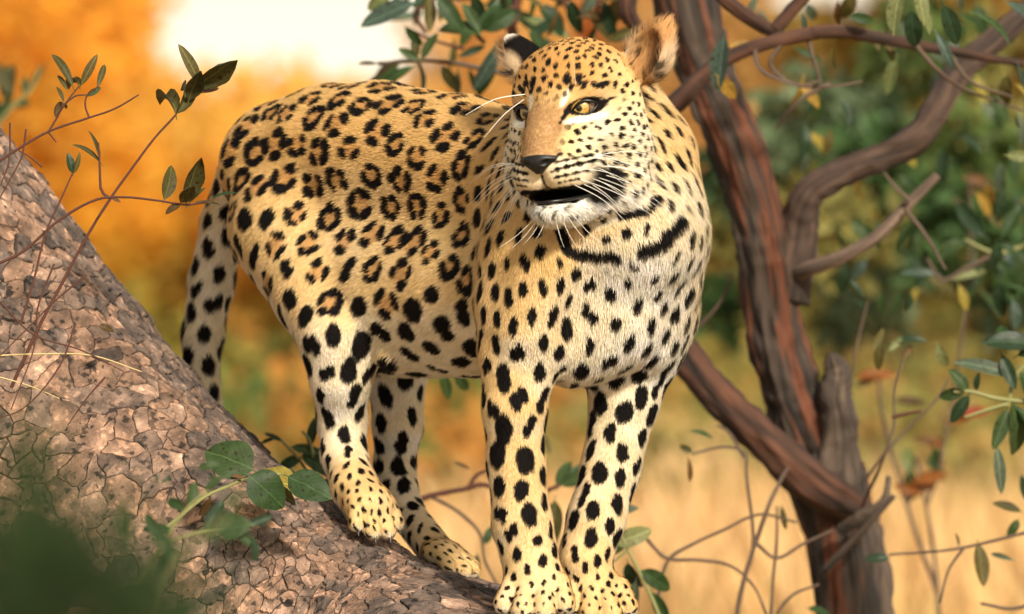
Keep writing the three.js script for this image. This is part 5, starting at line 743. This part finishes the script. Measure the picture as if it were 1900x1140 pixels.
{ // sprays from the right edge
  const z = -0.7, t = at('leafy_bough', 'bough with dark blue green leaves entering at the right edge', 'tree branch', 1950, 700, z);
  stem(t, 'branch', [[2050, 720, z], [1920, 745, z], [1850, 740, z], [1800, 727, z], [1770, 728, z]], 6, 3, greenTwig); stem(t, 'branch', [[1950, 660, z], [1890, 690, z], [1870, 755, z]], 5, 4, greenTwig); stem(t, 'branch', [[1870, 750, z], [1820, 765, z], [1790, 775, z]], 4, 2.5, greenTwig);
  for (const [px, py, len, deg, k, m] of [[1885, 700, 120, 158, 'narrow', GREY], [1868, 650, 60, 100, 'oval', GREEN], [1890, 660, 90, 25, 'oval', GREEN], [1895, 690, 100, -60, 'oval', GREEN], [1860, 660, 70, -70, 'oval', GREEN], [1795, 728, 56, 120, 'oval', GREEN], [1790, 730, 54, 185, 'oval', GREEN], [1798, 735, 62, 235, 'oval', GREEN], [1812, 725, 34, 88, 'oval', GREEN], [1880, 750, 110, -75, 'oval', GREEN], [1890, 760, 100, -40, 'oval', GREEN], [1870, 760, 80, -110, 'oval', GREEN], [1850, 830, 90, -82, 'narrow', GREY], [1920, 640, 100, 170, 'oval', GREEN]]) leaf(t, px, py, z, len, deg, m, k);
  const z2 = -1.6, u = at('leafy_bough', 'bough of grey green leaves right of the trees, at mid height', 'tree branch', 1950, 440, z2);
  stem(u, 'branch', [[2050, 430, z2], [1920, 450, z2], [1850, 470, z2], [1790, 445, z2]], 6, 3, greenTwig); stem(u, 'branch', [[1850, 470, z2], [1790, 500, z2], [1750, 520, z2], [1720, 480, z2]], 5, 3, greyTwig);
  for (const [px, py, len, deg, k, m] of [[1830, 440, 90, 130, 'oval', GREEN], [1860, 440, 72, 60, 'oval', GREEN], [1810, 480, 90, 250, 'oval', GREY], [1850, 480, 80, -60, 'oval', GREEN], [1790, 450, 70, 200, 'oval', GREEN], [1880, 450, 90, -40, 'oval', GREEN], [1870, 530, 70, -10, 'narrow', GREEN], [1860, 360, 60, 100, 'oval', GREY], [1740, 510, 70, 170, 'narrow', GREY], [1760, 520, 80, 20, 'narrow', PALE], [1880, 340, 70, 90, 'oval', GREEN]]) leaf(u, px, py, z2, len, deg, m, k);
  const z3 = -0.9, v = at('leafy_bough', 'drooping thin branch with single leaves at the lower right edge', 'tree branch', 1950, 990, z3);
  stem(v, 'branch', [[2050, 960, z3], [1900, 990, z3], [1840, 1005, z3], [1770, 1020, z3], [1650, 1030, z3]], 4, 2.4, greyTwig); stem(v, 'branch', [[1790, 1015, z3], [1760, 1060, z3], [1745, 1120, z3]], 3, 2, greyTwig); stem(v, 'branch', [[1950, 1110, z3], [1880, 1130, z3], [1820, 1120, z3]], 4, 3, greyTwig);
  for (const [px, py, len, deg, k, m] of [[1815, 1010, 82, -82, 'oval', OLIVE], [1895, 950, 56, 160, 'oval', OLIVE], [1905, 930, 50, 100, 'oval', GREEN], [1780, 1015, 30, 95, 'narrow', OLIVE], [1650, 1035, 46, 180, 'oval', GREEN], [1880, 1040, 50, 160, 'narrow', GREY], [1890, 965, 40, -120, 'oval', GREEN]]) leaf(v, px, py, z3, len, deg, m, k);
}
scene.traverse((o) => { if (o.isMesh) o.castShadow = o.receiveShadow = true; });
renderer.render(scene, camera);
